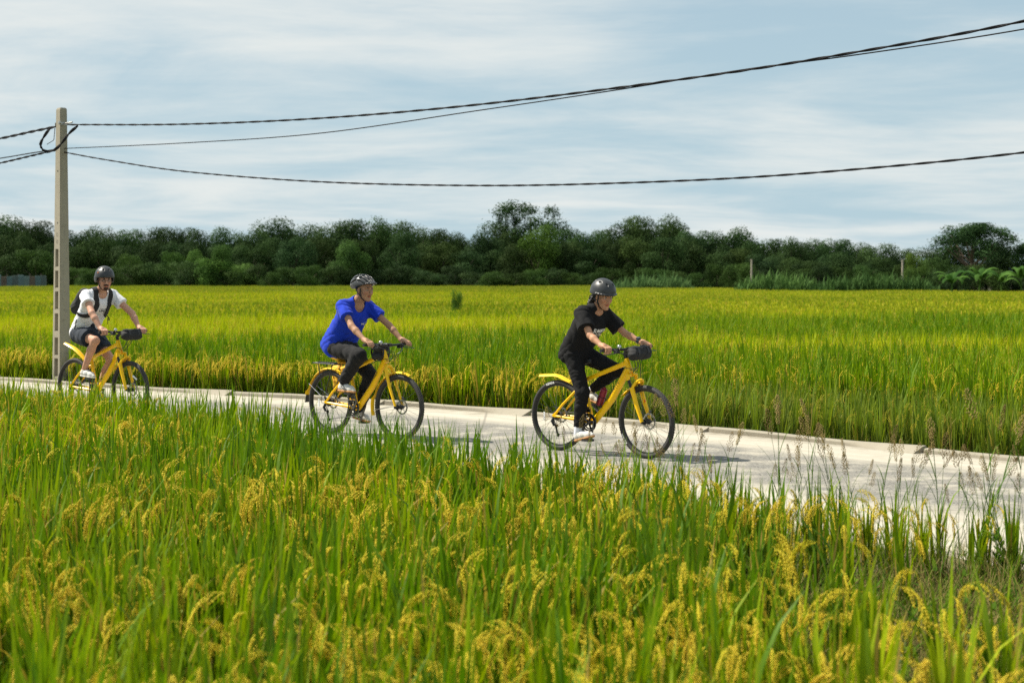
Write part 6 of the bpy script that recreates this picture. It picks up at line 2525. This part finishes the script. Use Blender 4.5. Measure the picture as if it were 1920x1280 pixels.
r1, k1 = make_person(W1, 'rider in black t-shirt and leggings leading on a yellow bicycle, smooth helmet', P1, dict(
    mats=dict(skin=M_SKIN1, helmet=M_HELM1, shirt=M_BLACKT, legs=M_BLACKP, shoe=(M_SHOEW, M_GUM)), female=True, arm=0.82, helmet='brim', seed=3, socks=True,
    shirt=dict(w=0.075, r=0.108, drop=0.06, hem=0.125, hem_tilt=0.0, slv=1.18, wr=0.006, wf=30, flare=1.03, loose=[((0.02, -0.035, -0.05, 0.22, -0.02, -0.05), 0.082, 0.08), ((0.02, -0.035, 0.05, 0.22, -0.02, 0.05), 0.082, 0.08)]),
    legs=dict(th=0.090, kn=0.064, cf=0.058, an=0.044, gap=0.045)))
# hair: a wavy pony bundle behind the neck
hpf = k1['hp']
s = SDF(k1['hc'] - 0.24, k1['hc'] + 0.2, 0.005)
M = k1['M']
hc = k1['hc']
s.ell(hc + M @ V3(-0.030, 0, 0.010), (0.082, 0.079, 0.095), M, 0)
s.ell(hc + M @ V3(0.03, 0, -0.01), (0.075, 0.06, 0.12), M, 0.004, True)
for (a, b, r0, r1_) in (((-0.085, -0.02, -0.02), (-0.115, -0.045, -0.085), 0.036, 0.034), ((-0.085, 0.03, -0.02), (-0.105, 0.03, -0.09), 0.036, 0.030), ((-0.06, -0.065, 0.0), (-0.085, -0.070, -0.075), 0.022, 0.026), ((-0.11, -0.03, -0.08), (-0.105, -0.06, -0.125), 0.032, 0.018)):
    s.cone(hc + M @ V3(*a), hc + M @ V3(*b), r0, r1_, 0.02)
s.disp(lambda X, Y, Z: 0.007 * np.sin(Z * 120 + 3 * np.sin(X * 60)) * np.cos(Y * 110 + X * 70) + 0.003 * np.sin(X * 220 + Z * 160))
V, F = s.mesh()
hair = ob('hair', mesh_np('hair', V, F), M_HAIR, r1)
mb = MB()
rs = random.Random(8)
for i in range(46):
    a = rs.uniform(-0.075, 0.06)
    p0 = hpf(-0.055 - rs.uniform(0, 0.03), a, rs.uniform(-0.02, 0.02))
    p1 = hpf(-0.105 - rs.uniform(0, 0.03), a * 1.1, -0.05 + rs.uniform(-0.02, 0.02))
    p2 = hpf(-0.115 - rs.uniform(-0.02, 0.035), a * 1.15, -0.105 + rs.uniform(-0.03, 0.02))
    p3 = hpf(-0.100 - rs.uniform(-0.01, 0.05), a * 1.2 - 0.01, -0.135 + rs.uniform(-0.03, 0.025))
    mb.tube(spline([p0, p1, p2, p3], 4), [0.003] * 13, 4)
mb.build('hair_strands', M_HAIR, hair)
# wrist watch on the far wrist
wv = (np.array(P1['elL']) - np.array(P1['wrL']))
wv /= np.linalg.norm(wv)
wc = Vector(np.array(P1['wrL']) + wv * 0.028)
mb = MB().tube([wc - Vector(wv) * 0.013, wc + Vector(wv) * 0.013], 0.0295, 14)
wn = (Vector((-0.2, -0.9, 0.5)) - Vector(wv) * Vector((-0.2, -0.9, 0.5)).dot(Vector(wv))).normalized()
q = Vector((0, 0, 1)).rotation_difference(Vector((0.1, -0.35, 0.93))).to_matrix()
mb.box(wc + q @ Vector((0, 0, 0.030)), (0.034, 0.034, 0.012), q)
mb.build('wrist_watch', simple('watch', (0.03, 0.04, 0.055), 0.35, var=0.2), r1)
up, fw = Vector(k1['up']), Vector(k1['fw'])
ray = (-fw + Vector((0, 0.25, 0))).normalized()
project_text(r1, [('SUMMER', 0.046, 0.0, 0.026, 1.25), ('PARTY', 0.046, -0.016, -0.030, 1.25)], k1['bvh'], Vector(P1['neck']) - up * 0.205 + fw * 0.15 + Vector((0, 0.018, 0)), Vector((0, 1, 0)) , up, ray, M_WHITE, 'shirt_print')
mb = MB()
fo = Vector(P1['neck']) - up * 0.232 + fw * 0.15 + Vector((0, 0.080, 0))
for rad, tint_, nm in ((0.022, None, 'petal'), (0.009, None, 'eye')):
    pass
ptl = []
for k in range(8):
    a = 2 * math.pi * k / 8
    rr_ = 0.017 + 0.004 * (k % 2)
    o = fo + Vector((0, math.cos(a) * rr_, 0)) + up * (math.sin(a) * rr_)
    h = k1['bvh'].ray_cast(o - ray * 0.3, ray, 0.8)
    if h[0] is not None:
        ptl.append(h[0] - ray * 0.004)
mb.add(ptl, [list(range(len(ptl)))])
mb.build('flower_print', simple('yellow print', (0.75, 0.60, 0.18), 0.7), r1)

# second rider: blue shirt, charcoal trousers
gR, gL = grips(g2, 0.285)
aR, hR, tR = foot(g2['ped'][-1], tilt=-2, L=0.275)
aL, hL, tL = foot(g2['ped'][1], tilt=-8, L=0.275)
P2 = dict(pelvis=(0.175, 0, 1.005), neck=(0.435, 0, 1.445), head=(0.550, 0, 1.585), face=(-2, 6),
          shR=(0.395, -0.175, 1.408), shL=(0.405, 0.175, 1.408), elR=(0.635, -0.262, 1.200), elL=(0.655, 0.268, 1.195),
          slR=(0.530, -0.228, 1.290), slL=(0.545, 0.232, 1.285), wrR=(gR[0] - 0.072, gR[1] + 0.004, gR[2] + 0.048), wrL=(gL[0] - 0.072, gL[1] - 0.004, gL[2] + 0.048), grR=gR, grL=gL,
          hpR=(0.195, -0.090, 0.950), hpL=(0.205, 0.090, 0.950), knR=(0.600, -0.125, 0.880), knL=(0.520, 0.120, 0.640),
          anR=aR, anL=aL, heR=hR, heL=hL, toR=tR, toL=tL)
r2, k2 = make_person(W2, 'rider in royal blue t-shirt and dark trousers with vented helmet, in the middle', P2, dict(
    mats=dict(skin=M_SKIN2, helmet=M_HELM2, shirt=M_BLUET, legs=M_CHINO, shoe=(M_SHOEW, M_GUM, M_GREY)), arm=0.86, helmet='vent', seed=14, relaxed=True,
    shirt=dict(w=0.078, r=0.112, drop=0.06, hem=0.150, hem_tilt=0.05, slv=1.06, wr=0.0065, wf=30, flare=1.10, nk=0.022, nw=0.010, nd=0.03, loose=[((-0.08, -0.10, -0.07, 0.18, -0.05, -0.06), 0.085, 0.09), ((-0.08, -0.10, 0.07, 0.18, -0.05, 0.06), 0.085, 0.09)]),
    legs=dict(th=0.098, kn=0.076, cf=0.068, an=0.058, gap=0.01, wr=0.007, wf=30)))
up, fw = Vector(k2['up']), Vector(k2['fw'])
project_text(r2, [('vn', 0.040, 0, 0, 1.0), ('travel', 0.015, 0.042, 0.012, 1.0)], k2['bvh'], Vector(P2['neck']) - up * 0.185 + fw * 0.15 + Vector((0, 0.055, 0)), Vector((0, 1, 0)), up, (-fw).normalized(), M_WHITE, 'shirt_print')
hv = SDF(k2['hc'] - 0.16, k2['hc'] + 0.16, 0.005)
M = k2['M']
hv.ell(k2['hc'] + M @ V3(-0.020, 0, 0.020), (0.096, 0.080, 0.092), M, 0)
hv.ell(k2['hc'] + M @ V3(0.045, 0, -0.02), (0.080, 0.09, 0.10), M, 0.004, True)
hv.cut(k2['hc'] + M @ V3(0, 0, -0.030), M @ V3(0, 0, -1))
V, F = hv.mesh()
ob('hair', mesh_np('hair', V, F), M_HAIR, r2)

# third rider: white shirt, navy shorts, backpack, looking at the camera
W3 = world_of(*B3)
gR, gL = grips(g3, 0.290)
aR, hR, tR = foot(g3['ped'][-1], tilt=-4, L=0.285)
aL, hL, tL = foot(g3['ped'][1], tilt=-10, L=0.285)
P3 = dict(pelvis=(0.195, 0, 1.060), neck=(0.515, 0, 1.535), head=(0.612, -0.015, 1.680), face=(-24, 6),
          shR=(0.480, -0.195, 1.487), shL=(0.495, 0.195, 1.487), elR=(0.720, -0.285, 1.280), elL=(0.745, 0.300, 1.265),
          slR=(0.585, -0.238, 1.390), slL=(0.612, 0.246, 1.380), wrR=(gR[0] - 0.066, gR[1] + 0.002, gR[2] + 0.042), wrL=(gL[0] - 0.066, gL[1] - 0.002, gL[2] + 0.042), grR=gR, grL=gL,
          hpR=(0.215, -0.095, 1.000), hpL=(0.225, 0.095, 1.000), knR=(0.590, -0.140, 0.935), knL=(0.545, 0.130, 0.690),
          anR=aR, anL=aL, heR=hR, heL=hL, toR=tR, toL=tL)
r3, k3 = make_person(W3, 'rider in white t-shirt and navy shorts with glasses, moustache and backpack, nearest the pole', P3, dict(
    mats=dict(skin=M_SKIN3, helmet=M_HELM1, shirt=M_WHITET, legs=M_NAVY, shoe=(M_SHOEW, M_SOLEW)), arm=0.97, helmet='round', seed=25, beard=True,
    shirt=dict(w=0.085, r=0.108, drop=0.05, hem=0.105, hem_tilt=0.0, slv=1.10, wr=0.006, wf=30, flare=1.0, nk=0.014, nw=0.004, nd=0.005),
    legs=dict(th=0.112, kn=0.108, short=0.62, wr=0.008, wf=34)))
up, fw = Vector(k3['up']), Vector(k3['fw'])
project_text(r3, [('chuyen di', 0.022, 0.0, 0.034, 1.0), ('VPE', 0.055, 0.004, 0.0, 0.8)], k3['bvh'], Vector(P3['neck']) - up * 0.20 + fw * 0.15 + Vector((0, 0.01, 0)), Vector((0, 1, 0)), up, (-fw).normalized(), M_GREY, 'shirt_print')
hpf = k3['hp']
gl = MB()
for l in (-1, 1):
    gl.tube([hpf(0.104, l * 0.032 + 0.021 * math.cos(a), 0.004 + 0.0165 * math.sin(a)) for a in np.linspace(0, 2 * math.pi, 17)][:-1], 0.0022, 6, closed=True)
    gl.tube([hpf(0.102, l * 0.053, 0.008), hpf(0.05, l * 0.076, 0.010), hpf(-0.005, l * 0.082, 0.010)], 0.002, 6)
gl.tube([hpf(0.105, -0.011, 0.006), hpf(0.108, 0, 0.008), hpf(0.105, 0.011, 0.006)], 0.002, 6)
glasses = gl.build('glasses', M_PLAST, r3)
mt = MB()
for l in (-1, 1):
    mt.tube([hpf(0.106, l * 0.002, -0.047), hpf(0.101, l * 0.018, -0.050), hpf(0.090, l * 0.031, -0.060)], [0.0068, 0.0066, 0.0030], 7)
mt.tube([hpf(0.094, -0.010, -0.090), hpf(0.097, 0, -0.092), hpf(0.094, 0.010, -0.090)], [0.007, 0.010, 0.007], 7)
mt.build('moustache', M_HAIR, r3)
hv = SDF(k3['hc'] - 0.16, k3['hc'] + 0.16, 0.005)
M = k3['M']
hv.ell(k3['hc'] + M @ V3(-0.020, 0, 0.020), (0.096, 0.080, 0.092), M, 0)
hv.ell(k3['hc'] + M @ V3(0.040, 0, -0.02), (0.080, 0.09, 0.10), M, 0.004, True)
hv.cut(k3['hc'] + M @ V3(0, 0, -0.040), M @ V3(0, 0, -1))
V, F = hv.mesh()
ob('hair', mesh_np('hair', V, F), M_HAIR, r3)
# ankle tattoo band and helmet badge
MB().lathe([(0.0, 0.0), (0.009, 0.0015), (0.0, 0.003)], 10, tuple(hpf(0.052, -0.098, 0.100)), 'y').build('helmet_badge', M_ORANGE, k3['helmet'])
# backpack on the back, straps over the shoulders
J = k3['J']
bu, bf = k3['up'], k3['fw']
base = J['pelvis'] + bu * 0.20 - bf * 0.175
s = SDF(base - 0.34, base + 0.42, 0.009)
for sg in (-1, 1):
    s.cone(base + V3(0, sg * 0.075, 0) - bf * 0.015, base + bu * 0.22 + V3(0, sg * 0.07, 0) + bf * 0.0, 0.085, 0.075, 0.04)
s.cone(base - bf * 0.055 + V3(0, 0, -0.02), base - bf * 0.05 + bu * 0.16, 0.085, 0.070, 0.05)
s.disp(wrinkle(0.006, 30, 5))
V, F = s.mesh()
pack = ob('backpack', mesh_np('backpack', V, F), M_FABRIC, None, label='black backpack worn by the rider in white', category='backpack')
pack.matrix_world = W3
for sg in (-1, 1):
    nk = J['neck']
    pts = [Vector(nk - bu * 0.10 - bf * 0.15 + V3(0, sg * 0.085, 0)), Vector(nk + bu * 0.03 - bf * 0.06 + V3(0, sg * 0.095, 0)), Vector(nk + bu * 0.02 + bf * 0.05 + V3(0, sg * 0.105, 0)), Vector(nk - bu * 0.09 + bf * 0.16 + V3(0, sg * 0.104, 0)), Vector(nk - bu * 0.19 + bf * 0.16 + V3(0, sg * 0.106, 0)), Vector(nk - bu * 0.27 + bf * 0.13 + V3(0, sg * 0.125, 0)), Vector(nk - bu * 0.32 + bf * 0.05 + V3(0, sg * 0.19, 0)), Vector(nk - bu * 0.34 - bf * 0.05 + V3(0, sg * 0.20, 0))]
    q, nn = surface_path(k3['bvh'], pts, 0.003)
    n = len(q)
    mb = MB().ribbon(q, [0.062] * (n - 12) + [0.062 - 0.0035 * i for i in range(12)], 0.010, nn)
    mb.build('shoulder_strap', M_FABRIC, pack)
tl = MB()
a = k3['bvh'].find_nearest(Vector(J['neck'] - bu * 0.27 + bf * 0.13 + V3(0, 0.125, 0)))[0]
tl.tube(spline([a, a + Vector((0.03, 0.02, -0.04)), a + Vector((0.045, 0.03, -0.07)), a + Vector((0.02, 0.03, -0.075)), a + Vector((0.018, 0.022, -0.045)), a + Vector((0.012, 0.024, -0.13))], 5), 0.005, 6)
a = Vector(J['pelvis'] + bu * 0.16 + V3(0, -0.195, 0) + bf * 0.0)
q, nn = surface_path(k3['bvh'], [a, a + Vector((-0.035, 0.0, -0.09)), a + Vector((-0.06, 0.01, -0.17))], 0.003)
tl.ribbon(q, 0.012, 0.003, nn)
tl.build('strap_tail', M_STRAP, pack)
print('riders', round(time.time() - T0, 1))
